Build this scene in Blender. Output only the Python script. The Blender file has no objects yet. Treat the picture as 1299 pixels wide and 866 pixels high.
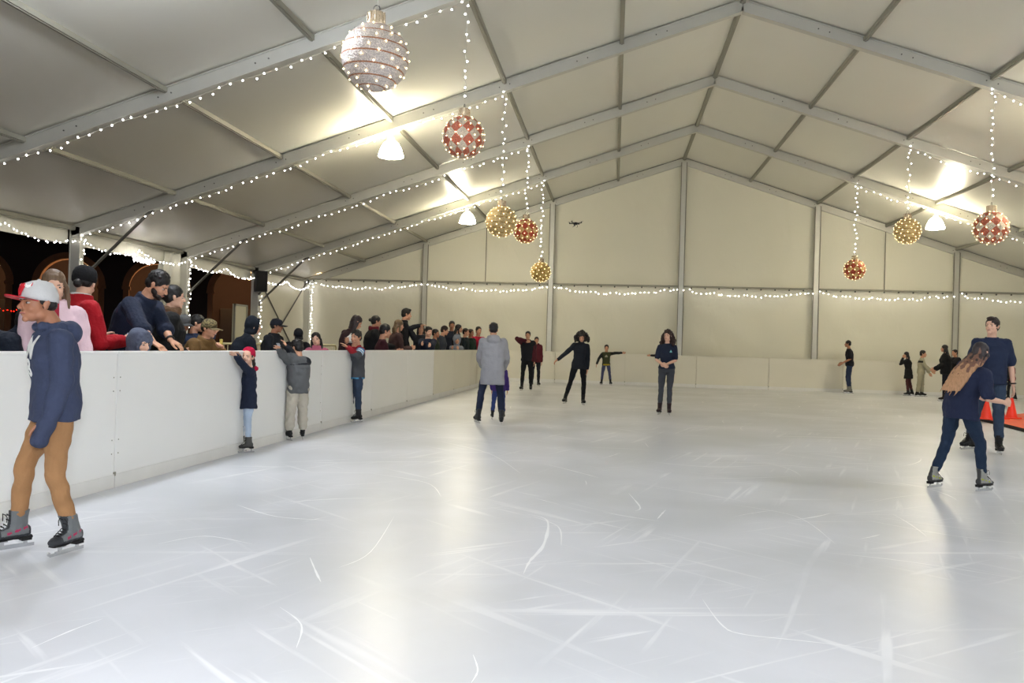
LAMP = 62; LAMPC = 100; FLASH = 120; ARC = 55
EXPO = .98
import bpy, bmesh, math, random
import numpy as np
from mathutils import Vector, Matrix, noise
C = bpy.context.scene.collection
PI = math.pi
rnd = random.Random(7)

# ------------------------------------------------------------------ camera
CX, CZ, FPX, YAW, PIT, ROL = -2.48629, 1.3427, 1086.3141, 0.11847, 0.00587, 0.02924
def cam_axes():
    cy, sy = math.cos(YAW), math.sin(YAW)
    fw = Vector((-sy, cy, 0)); rt = Vector((cy, sy, 0)); up = Vector((0, 0, 1))
    return fw*math.cos(PIT)+up*math.sin(PIT), rt, up*math.cos(PIT)-fw*math.sin(PIT)
FW, RT, UP = cam_axes()
CAM = Vector((CX, 0, CZ))
def ground(px, py, z=0.0):
    """the place point at height z seen at a spot of the 1299x866 photograph"""
    u, v = px-649.5, py-433
    c, s = math.cos(-ROL), math.sin(-ROL)
    u, v = u*c-v*s, u*s+v*c
    d = FW+RT*(u/FPX)-UP*(v/FPX)
    return CAM+d*((z-CZ)/d.z)
def proj(P):
    q = Vector(P)-CAM
    a, b, c = q.dot(RT), q.dot(UP), q.dot(FW)
    u, v = FPX*a/c, -FPX*b/c
    cr, sr = math.cos(ROL), math.sin(ROL)
    return 649.5+u*cr-v*sr, 433+u*sr+v*cr
def ztop_at(x, y, py):
    lo, hi = -1, 9
    for _ in range(40):
        m = (lo+hi)/2
        if proj((x, y, m))[1] > py: lo = m
        else: hi = m
    return lo
def y_on_x(X, px, z=1.7):
    lo, hi = 3.0, 33.0
    for _ in range(40):
        m = (lo+hi)/2
        if proj((X, m, z))[0] < px: lo = m
        else: hi = m
    return lo
cd = bpy.data.cameras.new('camera'); co = bpy.data.objects.new('camera', cd); C.objects.link(co)
cd.sensor_width = 36; cd.lens = 36*FPX/1299; cd.clip_end = 300; cd.clip_start = .05
R3 = Matrix((RT, UP, -FW)).transposed()
co.matrix_world = Matrix.Translation(CAM) @ R3.to_4x4() @ Matrix.Rotation(ROL, 4, 'Z')
bpy.context.scene.camera = co

# ------------------------------------------------------------------ materials
def lin(c):
    return tuple(((x/255)/12.92 if x/255 <= .04045 else ((x/255+.055)/1.055)**2.4) for x in c)+(1,)
MATS = {}
def mat(name, col, rough=.6, metal=0., bump=0., bscale=40., emis=None, estr=0., spec=.5, var=0., vscale=3., trans=0., detail=3.0, coat=0.):
    if name in MATS: return MATS[name]
    m = bpy.data.materials.new(name); m.use_nodes = True; MATS[name] = m
    nt = m.node_tree; b = nt.nodes['Principled BSDF']
    c = lin(col)
    b.inputs['Base Color'].default_value = c
    b.inputs['Roughness'].default_value = rough
    b.inputs['Metallic'].default_value = metal
    b.inputs['Specular IOR Level'].default_value = spec
    if coat: b.inputs['Coat Weight'].default_value = coat
    if trans: b.inputs['Transmission Weight'].default_value = trans
    if emis:
        b.inputs['Emission Color'].default_value = lin(emis); b.inputs['Emission Strength'].default_value = estr
    tc = nt.nodes.new('ShaderNodeTexCoord')
    if bump or var:
        n = nt.nodes.new('ShaderNodeTexNoise'); n.inputs['Scale'].default_value = bscale; n.inputs['Detail'].default_value = detail
        nt.links.new(tc.outputs['Object'], n.inputs['Vector'])
    if bump:
        bp = nt.nodes.new('ShaderNodeBump'); bp.inputs['Strength'].default_value = bump; bp.inputs['Distance'].default_value = .02
        nt.links.new(n.outputs['Fac'], bp.inputs['Height']); nt.links.new(bp.outputs['Normal'], b.inputs['Normal'])
    if var:
        n2 = nt.nodes.new('ShaderNodeTexNoise'); n2.inputs['Scale'].default_value = vscale; n2.inputs['Detail'].default_value = 5
        nt.links.new(tc.outputs['Object'], n2.inputs['Vector'])
        mx = nt.nodes.new('ShaderNodeMix'); mx.data_type = 'RGBA'
        mx.inputs['A'].default_value = tuple(x*(1-var) for x in c[:3])+(1,)
        mx.inputs['B'].default_value = tuple(min(1, x*(1+var)) for x in c[:3])+(1,)
        nt.links.new(n2.outputs['Fac'], mx.inputs['Factor']); nt.links.new(mx.outputs['Result'], b.inputs['Base Color'])
    return m
def nodes_of(m): return m.node_tree, m.node_tree.nodes, m.node_tree.links

M_bar = mat('barrier_plastic', (238, 238, 235), .42, var=.03, vscale=1.2, bump=.03, bscale=6)
M_kick = mat('kick_plate_plastic', (228, 227, 223), .5, var=.08, vscale=3)
M_alu = mat('aluminium', (196, 195, 186), .38, .35, var=.05, vscale=4)
M_alu2 = mat('aluminium_dull', (150, 148, 134), .5, .2, var=.06, vscale=4)
M_steel = mat('brace_steel', (98, 96, 90), .5, .4)
M_bulb = mat('cool_white_bulb', (255, 255, 255), .3, emis=(255, 250, 246), estr=11)
M_warm = mat('warm_bulb', (255, 240, 200), .3, emis=(255, 222, 160), estr=6)
M_red = mat('red_bulb', (255, 60, 40), .3, emis=(255, 20, 8), estr=6)
M_wire = mat('pale_wire', (196, 192, 180), .6)
M_dwire = mat('black_wire', (25, 25, 25), .6)
M_black = mat('black_plastic', (16, 16, 17), .45)
M_rub = mat('black_rubber', (12, 12, 13), .8)
M_blade = mat('blade_steel', (205, 207, 210), .22, .9)
M_post = mat('post_dark_edge', (120, 117, 105), .5)

def fabric(name, col, rough, trans, bscale=1.6, bump=.35, stretch=(1, 1, 1), spec=.5):
    m = mat(name, col, rough, spec=spec)
    nt, ns, lk = nodes_of(m); b = ns['Principled BSDF']
    tc = ns.new('ShaderNodeTexCoord'); mp = ns.new('ShaderNodeMapping'); mp.inputs['Scale'].default_value = stretch
    n = ns.new('ShaderNodeTexNoise'); n.inputs['Scale'].default_value = bscale; n.inputs['Detail'].default_value = 4
    n.inputs['Distortion'].default_value = .6
    bp = ns.new('ShaderNodeBump'); bp.inputs['Strength'].default_value = bump; bp.inputs['Distance'].default_value = .05
    lk.new(tc.outputs['Object'], mp.inputs['Vector']); lk.new(mp.outputs['Vector'], n.inputs['Vector'])
    lk.new(n.outputs['Fac'], bp.inputs['Height']); lk.new(bp.outputs['Normal'], b.inputs['Normal'])
    # slightly blotchy vinyl
    n2 = ns.new('ShaderNodeTexNoise'); n2.inputs['Scale'].default_value = .5; n2.inputs['Detail'].default_value = 6
    lk.new(tc.outputs['Object'], n2.inputs['Vector'])
    mx = ns.new('ShaderNodeMix'); mx.data_type = 'RGBA'; c = lin(col)
    mx.inputs['A'].default_value = tuple(x*.93 for x in c[:3])+(1,); mx.inputs['B'].default_value = c
    lk.new(n2.outputs['Fac'], mx.inputs['Factor']); lk.new(mx.outputs['Result'], b.inputs['Base Color'])
    return m
M_roof = fabric('roof_vinyl', (222, 220, 208), .34, .1, 1.3, .25, (1, .6, 1))
M_wall = fabric('wall_vinyl', (226, 223, 205), .5, .1, 1.1, .6, (1.2, 1, .8))
M_val = fabric('valance_vinyl', (225, 222, 205), .5, .1, 2.5, .5, (1, 1.5, .5))

def ice_mat():
    m = mat('rink_ice', (226, 229, 235), .2, spec=.5)
    nt, ns, lk = nodes_of(m); b = ns['Principled BSDF']
    tc = ns.new('ShaderNodeTexCoord')
    def noisy(scale, rot, stretch, detail=5, dist=0.):
        m0 = ns.new('ShaderNodeMapping'); m0.inputs['Rotation'].default_value = (0, 0, rot)
        mp = ns.new('ShaderNodeMapping'); mp.inputs['Scale'].default_value = stretch
        n = ns.new('ShaderNodeTexNoise'); n.inputs['Scale'].default_value = scale; n.inputs['Detail'].default_value = detail
        n.inputs['Distortion'].default_value = dist
        lk.new(tc.outputs['Object'], m0.inputs['Vector']); lk.new(m0.outputs['Vector'], mp.inputs['Vector']); lk.new(mp.outputs['Vector'], n.inputs['Vector'])
        return n.outputs['Fac']
    def ramp(inp, a, bb):
        r = ns.new('ShaderNodeMapRange'); r.clamp = True; r.interpolation_type = 'SMOOTHSTEP'; r.inputs['From Min'].default_value = a; r.inputs['From Max'].default_value = bb
        lk.new(inp, r.inputs['Value']); return r.outputs['Result']
    def math_(op, a, bb):
        n = ns.new('ShaderNodeMath'); n.operation = op
        for i, q in enumerate((a, bb)):
            if isinstance(q, (int, float)): n.inputs[i].default_value = q
            else: lk.new(q, n.inputs[i])
        return n.outputs[0]
    s = None
    for rot, sc, thr in ((.3, 9, .66), (1.35, 8, .67), (2.3, 10, .66), (.9, 14, .68)):
        q = ramp(noisy(sc, rot, (1, .05, 1), 3, .35), thr-.06, thr+.05)
        s = q if s is None else math_('MAXIMUM', s, q)
    patches = ramp(noisy(.6, 0, (1, 1, 1), 4), .38, .6)
    snow = math_('MULTIPLY', s, patches)
    blot = ramp(noisy(.6, 0, (1, 1, 1), 6, .3), .3, .7)
    mx = ns.new('ShaderNodeMix'); mx.data_type = 'RGBA'
    mx.inputs['A'].default_value = lin((198, 201, 206)); mx.inputs['B'].default_value = lin((218, 220, 226))
    lk.new(blot, mx.inputs['Factor'])
    mx2 = ns.new('ShaderNodeMix'); mx2.data_type = 'RGBA'; mx2.inputs['B'].default_value = lin((247, 248, 250))
    lk.new(mx.outputs['Result'], mx2.inputs['A']); lk.new(math_('MULTIPLY', snow, .6), mx2.inputs['Factor'])
    lk.new(mx2.outputs['Result'], b.inputs['Base Color'])
    rr = ns.new('ShaderNodeMapRange'); rr.inputs['To Min'].default_value = .30; rr.inputs['To Max'].default_value = .37
    lk.new(blot, rr.inputs['Value'])
    lk.new(math_('ADD', rr.outputs['Result'], math_('MULTIPLY', snow, .12)), b.inputs['Roughness'])
    bp = ns.new('ShaderNodeBump'); bp.inputs['Strength'].default_value = .12; bp.inputs['Distance'].default_value = .01
    hh = math_('ADD', math_('MULTIPLY', snow, .15), noisy(2.2, 0, (1, 1, 1), 3))
    lk.new(hh, bp.inputs['Height']); lk.new(bp.outputs['Normal'], b.inputs['Normal'])
    b.inputs['IOR'].default_value = 1.45
    return m
M_ice = ice_mat()

# ------------------------------------------------------------------ mesh helpers
def new_obj(name, me, parent=None, mats=None):
    o = bpy.data.objects.new(name, me); C.objects.link(o)
    if parent: o.parent = parent
    if mats:
        for m in (mats if isinstance(mats, (list, tuple)) else [mats]): me.materials.append(m)
    return o
def from_bm(name, bm, mats, parent=None, smooth=False):
    me = bpy.data.meshes.new(name); bm.to_mesh(me); bm.free()
    if smooth: me.polygons.foreach_set('use_smooth', [True]*len(me.polygons))
    return new_obj(name, me, parent, mats)
def tag(o, label=None, cat=None, group=None, kind=None):
    if label: o['label'] = label
    if cat: o['category'] = cat
    if group: o['group'] = group
    if kind: o['kind'] = kind
    return o
def empty(name, loc=(0, 0, 0), rz=0):
    o = bpy.data.objects.new(name, None); C.objects.link(o); o.location = loc; o.rotation_euler = (0, 0, rz)
    o.empty_display_size = .1
    return o
def box(bm, c, d, rot=None, mi=0, bev=0):
    M = Matrix.Translation(c) @ (rot.to_4x4() if rot else Matrix()) @ Matrix.Diagonal((d[0], d[1], d[2], 1))
    r = bmesh.ops.create_cube(bm, size=1, matrix=M)
    fs = {f for v in r['verts'] for f in v.link_faces}
    for f in fs: f.material_index = mi
    if bev:
        es = {e for v in r['verts'] for e in v.link_edges}
        rb = bmesh.ops.bevel(bm, geom=list(es), offset=bev, segments=2, affect='EDGES', profile=.6)
        for f in rb['faces']: f.material_index = mi
def bar(bm, a, b, w, h=None, mi=0, n=4, up=Vector((0, 0, 1)), tw=PI/4):
    """prism from a to b: n=4 rectangular w x h, else round of radius w"""
    a, b = Vector(a), Vector(b); d = (b-a).normalized()
    if abs(d.dot(up)) > .99: up = Vector((0, 1, 0))
    x = d.cross(up).normalized(); y = x.cross(d).normalized()
    h = w if h is None else h
    rings = []
    for p in (a, b):
        r = []
        for i in range(n):
            if n == 4:
                sx, sy = ((1, 1), (-1, 1), (-1, -1), (1, -1))[i]
                r.append(bm.verts.new(p+x*sx*w/2+y*sy*h/2))
            else:
                t = 2*PI*i/n
                r.append(bm.verts.new(p+x*math.cos(t)*w+y*math.sin(t)*h))
        rings.append(r)
    for i in range(n):
        f = bm.faces.new((rings[0][i], rings[0][(i+1) % n], rings[1][(i+1) % n], rings[1][i])); f.material_index = mi
    f = bm.faces.new(rings[0][::-1]); f.material_index = mi
    f = bm.faces.new(rings[1]); f.material_index = mi
def tube(bm, pts, rad, n=8, mi=0, cap=True):
    """round tube through points; rad number or list"""
    pts = [Vector(p) for p in pts]; N = len(pts)
    if not isinstance(rad, (list, tuple)): rad = [rad]*N
    prev = None; rings = []
    for i, p in enumerate(pts):
        d = (pts[min(i+1, N-1)]-pts[max(i-1, 0)]).normalized()
        if prev is None:
            u = d.orthogonal().normalized()
        else:
            u = (prev-d*prev.dot(d)).normalized()
        prev = u; v = d.cross(u)
        rings.append([bm.verts.new(p+(u*math.cos(2*PI*k/n)+v*math.sin(2*PI*k/n))*rad[i]) for k in range(n)])
    for a, b in zip(rings, rings[1:]):
        for k in range(n):
            f = bm.faces.new((a[k], a[(k+1) % n], b[(k+1) % n], b[k])); f.material_index = mi
    if cap:
        f = bm.faces.new(rings[0][::-1]); f.material_index = mi
        f = bm.faces.new(rings[-1]); f.material_index = mi
def lathe(bm, prof, n=24, mi=0, close=True):
    rings = []
    for r, z in prof:
        rings.append([bm.verts.new((r*math.cos(2*PI*k/n), r*math.sin(2*PI*k/n), z)) for k in range(n)] if r > 1e-6 else [bm.verts.new((0, 0, z))])
    for a, b in zip(rings, rings[1:]):
        for k in range(n):
            q = []
            if len(a) == 1: q = [a[0], b[(k+1) % n], b[k]]
            elif len(b) == 1: q = [a[k], a[(k+1) % n], b[0]]
            else: q = [a[k], a[(k+1) % n], b[(k+1) % n], b[k]]
            f = bm.faces.new(q); f.material_index = mi
def shadeless(o):
    return o
# ================================================================== PEOPLE
def vmesh(bm, vox, smooth, mats, paint=None, amp=0., fr=9., sfac=.5, seed=0.):
    """fuse the overlapping closed shapes of a bmesh into one continuous surface"""
    bmesh.ops.recalc_face_normals(bm, faces=bm.faces)
    me = bpy.data.meshes.new('tmp'); bm.to_mesh(me); bm.free()
    ob = bpy.data.objects.new('tmp', me); C.objects.link(ob)
    r = ob.modifiers.new('r', 'REMESH'); r.mode = 'VOXEL'; r.voxel_size = vox; r.adaptivity = 0
    if smooth:
        s = ob.modifiers.new('s', 'SMOOTH'); s.factor = sfac; s.iterations = smooth
    dg = bpy.context.evaluated_depsgraph_get(); ev = ob.evaluated_get(dg)
    out = bpy.data.meshes.new_from_object(ev)
    bpy.data.objects.remove(ob); bpy.data.meshes.remove(me)
    nv = len(out.vertices)
    if amp and nv:
        co_ = np.empty(nv*3, np.float32); out.vertices.foreach_get('co', co_); co_ = co_.reshape(-1, 3)
        no = np.empty(nv*3, np.float32); out.vertex_normals.foreach_get('vector', no); no = no.reshape(-1, 3)
        x, y, z = co_[:, 0]*fr, co_[:, 1]*fr, co_[:, 2]*fr
        w = (np.sin(2.1*z+1.7*np.sin(1.3*x+seed)+1.1*np.sin(2.3*y+z*.4))*np.sin(1.2*x+2*y+.7*z+seed)+.6*np.sin(4.3*z+2.2*x-1.9*y+seed*2)*np.sin(1.9*x-.8*z))
        co_ = co_+no*(w*amp)[:, None]
        out.vertices.foreach_set('co', co_.ravel())
    out.materials.clear()
    for m in mats: out.materials.append(m)
    n = len(out.polygons)
    if paint is not None and n:
        c = np.empty(n*3, np.float32); out.polygons.foreach_get('center', c); c = c.reshape(-1, 3)
        idx = paint(c).astype(np.int32)
        out.polygons.foreach_set('material_index', idx)
    out.polygons.foreach_set('use_smooth', [True]*n)
    out.update()
    return out
def ell(bm, M, c, r, sub=3):
    """ellipsoid, c and r given in the frame M"""
    bmesh.ops.create_icosphere(bm, subdivisions=sub, radius=1, matrix=M @ Matrix.Translation(c) @ Matrix.Diagonal((r[0], r[1], r[2], 1)))
def loft(bm, secs, n=20, e=2.3):
    """secs: (centre, axis u, axis v, ru, rv) closed skin"""
    rings = []
    for c, u, v, ru, rv in secs:
        r = []
        for k in range(n):
            a = 2*PI*k/n; ca, sa = math.cos(a), math.sin(a)
            x = math.copysign(abs(ca)**(2/e), ca); y = math.copysign(abs(sa)**(2/e), sa)
            r.append(bm.verts.new(c+u*x*ru+v*y*rv))
        rings.append(r)
    for a, b in zip(rings, rings[1:]):
        for k in range(n): bm.faces.new((a[k], a[(k+1) % n], b[(k+1) % n], b[k]))
    bm.faces.new(rings[0][::-1]); bm.faces.new(rings[-1])
def taper(bm, pts, rads, n=14, balls=True):
    tube(bm, pts, list(rads), n)
    if balls:
        for p, r in zip(pts, rads): bmesh.ops.create_icosphere(bm, subdivisions=2, radius=r*.995, matrix=Matrix.Translation(p))
def dirv(fwd, out, side):
    f, o = math.radians(fwd), math.radians(out)
    return Vector((side*math.sin(o), math.sin(f)*math.cos(o), -math.cos(f)*math.cos(o)))
def rotv(v, ax, a): return Matrix.Rotation(a, 3, ax) @ v

def skin_m(c): return mat('skin_%d_%d_%d' % c, c, .5, var=.05, vscale=14, bump=.03, bscale=160)
def cloth_m(c, rough=.85): return mat('cloth_%d_%d_%d_%d' % (c+(int(rough*100),)), c, rough, bump=.45, bscale=28, var=.16, vscale=7, spec=.3)
def hair_m(c):
    nm = 'hair_%d_%d_%d' % c
    if nm in MATS: return MATS[nm]
    m = mat(nm, c, .5, spec=.4); nt, ns, lk = nodes_of(m); b = ns['Principled BSDF']
    tc = ns.new('ShaderNodeTexCoord'); mp = ns.new('ShaderNodeMapping'); mp.inputs['Scale'].default_value = (90, 90, 6)
    n = ns.new('ShaderNodeTexNoise'); n.inputs['Scale'].default_value = 1; n.inputs['Detail'].default_value = 3
    lk.new(tc.outputs['Object'], mp.inputs['Vector']); lk.new(mp.outputs['Vector'], n.inputs['Vector'])
    mx = ns.new('ShaderNodeMix'); mx.data_type = 'RGBA'; cc = lin(c)
    mx.inputs['A'].default_value = tuple(q*.55 for q in cc[:3])+(1,); mx.inputs['B'].default_value = tuple(min(1, q*1.5) for q in cc[:3])+(1,)
    lk.new(n.outputs['Fac'], mx.inputs['Factor']); lk.new(mx.outputs['Result'], b.inputs['Base Color'])
    bp = ns.new('ShaderNodeBump'); bp.inputs['Strength'].default_value = .5; bp.inputs['Distance'].default_value = .01
    lk.new(n.outputs['Fac'], bp.inputs['Height']); lk.new(bp.outputs['Normal'], b.inputs['Normal'])
    return m
M_white = mat('eye_white', (176, 168, 162), .25)
M_iris = mat('iris_brown', (40, 24, 16), .2)
M_brow = mat('eyebrow_hair', (30, 22, 18), .7)
M_lip = mat('lips', (150, 84, 78), .5)
M_lace = mat('laces', (14, 14, 14), .8)
SKIN = {'l': (222, 176, 150), 'm': (198, 146, 116), 'd': (160, 108, 80), 'dd': (128, 84, 62)}
BLK, DBR, BRN, BLD = (20, 17, 16), (38, 26, 21), (70, 48, 34), (150, 112, 76)

def person(label, at, zg=0., yaw=0., top_py=None, H=1.7, sex='m', child=0., sk='m', hair=('short', BLK), hat=None,
           top=None, legs=None, feet='skate', pose=None, near=None, group=None, anchor='feet', boot=None, extra=None, face=True, sca=None):
    P = dict(lean=4, side=0, twist=0, head=(0, 0, 0), LA=(5, 8, 12, 4), RA=(5, 8, 12, 4), LL=(2, 3, -2, 1), RL=(2, 3, -2, 1), curl=25,
             palmL='in', palmR='in', toeL=8, toeR=8, liftL=0, liftR=0, poleL=None, poleR=None)
    P.update(pose or {})
    top = dict(dict(name='jacket', col=(30, 32, 40), loose=.012, hem=.14, sleeve='long', hood=None, collar=.0, paint=None, mats=None, bulk=0.), **(top or {}))
    legs = dict(dict(name='trousers', col=(35, 38, 48), loose=.006, paint=None, mats=None), **(legs or {}))
    x0, y0 = at
    dist = math.hypot(x0-CX, y0)
    vox = near or min(.017, max(.0075, dist*.00075))
    yr = math.radians(yaw); Rz = Matrix.Rotation(yr, 3, 'Z')
    ztop = None if top_py is None else ztop_at(x0, y0, top_py)
    target = H if ztop is None else ztop-zg
    Hs = target
    W = 1. if sex == 'm' else .93
    for it in range(4):
        hs = Hs/1.75*(1+.26*child)*1.0
        s = (Hs-.225*hs)/(1.75-.225)
        ank = .085*s+(.062 if feet == 'skate' else 0)
        J = {}
        hipw = .088*s
        th, sh = .435*s*(1-.06*child), .405*s*(1-.06*child)
        rel = {}
        for nm, sd, LL in (('L', -1, P['LL']), ('R', 1, P['RL'])):
            hip = Vector((sd*hipw, 0, 0)); kn = hip+dirv(LL[0], LL[1], sd)*th; an = kn+dirv(LL[2], LL[3], sd)*sh
            rel[nm] = [hip, kn, an]
        low = min(rel['L'][2].z-P['liftL'], rel['R'][2].z-P['liftR'])
        hz = ank-low
        off = Vector((-(rel['L'][2].x+rel['R'][2].x)/2, -(rel['L'][2].y+rel['R'][2].y)/2, hz))
        for nm in 'LR': rel[nm] = [q+off for q in rel[nm]]
        pel = off.copy()
        def up_(f):
            a, b = math.radians(P['lean']*f), math.radians(P['side']*f)
            return Vector((math.sin(b), math.sin(a)*math.cos(b), math.cos(a)*math.cos(b))).normalized()
        waist = pel+up_(.35)*.14*s; chest = waist+up_(.8)*.2*s; nb = chest+up_(1.1)*.175*s
        uu = up_(1.1)
        tw = math.radians(P['twist'])
        def axes(f, t):
            u = up_(f); r = Vector((math.cos(t), math.sin(t), 0)); r = (r-u*r.dot(u)).normalized(); return r, u.cross(r).normalized(), u
        rc, fc, uc = axes(1.1, tw)
        shw = .163*s*W*(1-.08*child)
        S = {'L': nb-uc*.068*s-rc*shw, 'R': nb-uc*.068*s+rc*shw}
        hy, hp, hr = [math.radians(q) for q in P['head']]
        # head frame: yaw about z, pitch forward, roll
        Hm = (Matrix.Rotation(hy+tw, 3, 'Z') @ Matrix.Rotation(-hp-math.radians(P['lean']*.35), 3, 'X') @ Matrix.Rotation(hr, 3, 'Y'))
        neck_d = (uc*.7+Vector((0, 0, .3))).normalized()
        hc = nb+neck_d*.052*s+fc*(.012+P.get('hf', 0))*s
        HM = Matrix.Translation(hc) @ Hm.to_4x4() @ Matrix.Translation((0, .012*hs, 0)) @ Matrix.Diagonal((hs, hs, hs, 1))
        topz = (HM @ Vector((0, -.005, .222))).z
        topz = max(topz, (HM @ Vector((0, -.07, .19))).z)
        add = .012 if hat is None else .02
        cur = topz+add
        if ztop is None: break
        Hs *= target/cur
    # ---- where it stands
    hw = HM @ Vector((0, 0, .1))
    if anchor == 'head':
        o2 = Rz @ Vector((hw.x, hw.y, 0)); loc = Vector((x0-o2.x, y0-o2.y, zg))
    else: loc = Vector((x0, y0, zg))
    inv = (Matrix.Translation(loc) @ Rz.to_4x4()).inverted()
    # ---- arms
    ua, fa = .285*s, .25*s
    ARM = {}
    for nm, sd in (('L', -1), ('R', 1)):
        A = P[nm+'A']; sh0 = S[nm]
        if A[0] == 'ik' or A[0] == 'ikl':
            T = (inv @ Vector(A[1])) if A[0] == 'ik' else Vector(A[1])*s
            pole = P['pole'+nm] or Vector((sd*.6, -.3, -.8)); pole = Vector(pole)
            d = T-sh0; L = min(d.length, (ua+fa)*.995); dn = d.normalized()
            ca = (ua*ua+L*L-fa*fa)/(2*ua*L); ca = max(-1, min(1, ca)); pp = (pole-dn*pole.dot(dn)).normalized()
            el = sh0+dn*ua*ca+pp*ua*math.sqrt(1-ca*ca); wr = sh0+dn*L
            wr = el+(wr-el).normalized()*fa
        else:
            el = sh0+(Matrix.Rotation(tw, 3, 'Z') @ dirv(A[0], A[1], sd))*ua; wr = el+(Matrix.Rotation(tw, 3, 'Z') @ dirv(A[2], A[3], sd))*fa
        ARM[nm] = [sh0, el, wr]
    # ================= BODY
    bm = bmesh.new(); g = bool(sex == 'f')
    rp, fp, up0 = axes(.2, 0); rw, fw_, uw = axes(.5, tw*.4); rch, fch, uch = axes(.9, tw*.8)
    chw = (.146 if g else .16)*s; k = s*(1-.05*child)
    def torso_secs(inf, bulk=0.):
        q = []
        q.append((pel-up0*.06*s, rp, fp, (.150 if g else .142)*k+inf, .105*k+inf))
        q.append((pel+up0*.03*s, rp, fp, (.168 if g else .156)*k+inf, .118*k+inf))
        q.append((waist, rw, fw_, (.128 if g else .145)*k+inf+bulk, .098*k+inf+bulk))
        q.append((waist.lerp(chest, .55), rch, fch, (.138 if g else .155)*k+inf+bulk, (.108 if g else .108)*k+inf+bulk))
        q.append((chest, rch, fch, (.150 if g else .168)*k+inf+bulk, (.122 if g else .118)*k+inf+bulk))
        q.append((chest+uch*.08*s, rc, fc, (.152 if g else .170)*k+inf, .100*k+inf))
        q.append((nb-uc*.062*s, rc, fc, (.138 if g else .150)*k+inf, .078*k+inf))
        q.append((nb-uc*.026*s, rc, fc, .094*k+inf, .062*k+inf*.7))
        q.append((nb+uc*.012*s, rc, fc, .060*k+inf*.5, .056*k+inf*.5))
        return q
    loft(bm, torso_secs(-.008*s))
    nr = (.048 if g else .055)*hs
    taper(bm, [nb-uc*.03*s, nb+neck_d*.045*s, HM @ Vector((0, -.012, .075))], [nr*1.12, nr, nr])
    for nm in 'LR':
        a, b, c = rel[nm]; taper(bm, [a, a.lerp(b, .5), b, b.lerp(c, .35), c], [.072*k, .060*k, .045*k, .044*k, .030*k])
        fdir = rotv(Vector((0, 1, 0)), Vector((0, 0, 1)), math.radians(P['toe'+nm])*(1 if nm == 'L' else -1))
        taper(bm, [c-fdir*.03*s-Vector((0, 0, .03*s)), c+fdir*.12*s-Vector((0, 0, .05*s))], [.036*s, .028*s])
    for nm, sd in (('L', -1), ('R', 1)):
        a, b, c = ARM[nm]; lo_ = .0 if top['sleeve'] == 'long' else .0
        taper(bm, [a, a.lerp(b, .4), b, b.lerp(c, .3), c], [(.044 if g else .050)*k, (.040 if g else .047)*k, .034*k, (.034 if g else .037)*k, .0235*k])
        # hand
        d = (c-b).normalized()
        if P.get('hd'+nm): d = (Matrix.Rotation(0, 3, 'Z') @ Vector(P['hd'+nm])).normalized()
        pm = P['palm'+nm]
        nv = {'in': Vector((-sd, .15, 0)), 'down': Vector((0, 0, -1)), 'up': Vector((0, 0, 1)), 'back': Vector((0, -1, 0)), 'front': Vector((0, 1, 0))}[pm]
        nv = (nv-d*nv.dot(d)); nv = nv.normalized() if nv.length > .05 else d.orthogonal().normalized()
        t_ = d.cross(nv)*(1 if sd > 0 else -1); h = s*(1.0+.1*child)
        loft(bm, [(c-d*.01*h, t_, nv, .024*h, .018*h), (c+d*.025*h, t_, nv, .034*h, .0155*h), (c+d*.065*h, t_, nv, .041*h, .0145*h), (c+d*.095*h, t_, nv, .040*h, .011*h)], 14)
        curl = math.radians(P['curl'] if not P.get('curl'+nm) else P['curl'+nm])
        ax = d.cross(nv).normalized()
        for fi, (o_, ln, r_) in enumerate(((.0315, .070, .0086), (.0108, .079, .0090), (-.0105, .073, .0086), (-.0310, .057, .0076))):
            p0 = c+d*.078*h+t_*o_*h; dd = (d+t_*o_*2.2).normalized(); pts = [p0]; cc = .35*curl+.06*fi*curl
            for seg, fr in enumerate((.46, .31, .23)):
                dd2 = (d*math.cos(cc)+nv*math.sin(cc)+t_*o_*2.0*math.cos(cc)).normalized()
                pts.append(pts[-1]+dd2*ln*h*(fr+(.2 if seg == 0 else 0))); cc += curl*.75
            taper(bm, pts, [r_*h, r_*h*.97, r_*h*.9, r_*h*.78], 8)
        pts = [c+d*.022*h+t_*.022*h, c+d*.052*h+t_*.050*h+nv*.012*h, c+d*.082*h+t_*.058*h+nv*.022*h, c+d*.104*h+t_*.054*h+nv*.026*h]
        taper(bm, pts, [.014*h, .0115*h, .0098*h, .0082*h], 8)
    # head
    ell(bm, HM, (0, -.008, .142), (.073, .090, .080)); ell(bm, HM, (0, .028, .088), (.058, .058, .078))
    ell(bm, HM, (0, .036, .046), (.046, .048, .040)); ell(bm, HM, (0, .070, .020), (.020, .018, .017), 2)
    for q in (-1, 1):
        ell(bm, HM, (q*.034, .056, .076), (.021, .021, .022), 2)
        ell(bm, HM, (q*.073, -.004, .098), (.0075, .017, .030), 2); ell(bm, HM, (q*.079, -.012, .108), (.006, .014, .018), 2)
        ell(bm, HM, (q*.010, .097, .079), (.0085, .010, .0075), 2)
        ell(bm, HM, (q*.040, .0, .045), (.020, .04, .03), 2)
        ell(bm, HM, (q*.028, .070, .126), (.022, .012, .008), 2)
    tube(bm, [HM @ Vector(p) for p in ((0, .078, .122), (0, .090, .105), (0, .104, .086), (0, .100, .076))], [.008*hs, .0085*hs, .0115*hs, .009*hs], 10)
    ell(bm, HM, (0, .086, .056), (.021, .009, .006), 2); ell(bm, HM, (0, .083, .045), (.018, .009, .007), 2)
    sm = skin_m(SKIN[sk]) if isinstance(sk, str) else skin_m(sk)
    me = vmesh(bm, min(vox, .0085), 1, [sm], sfac=.4)
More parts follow.
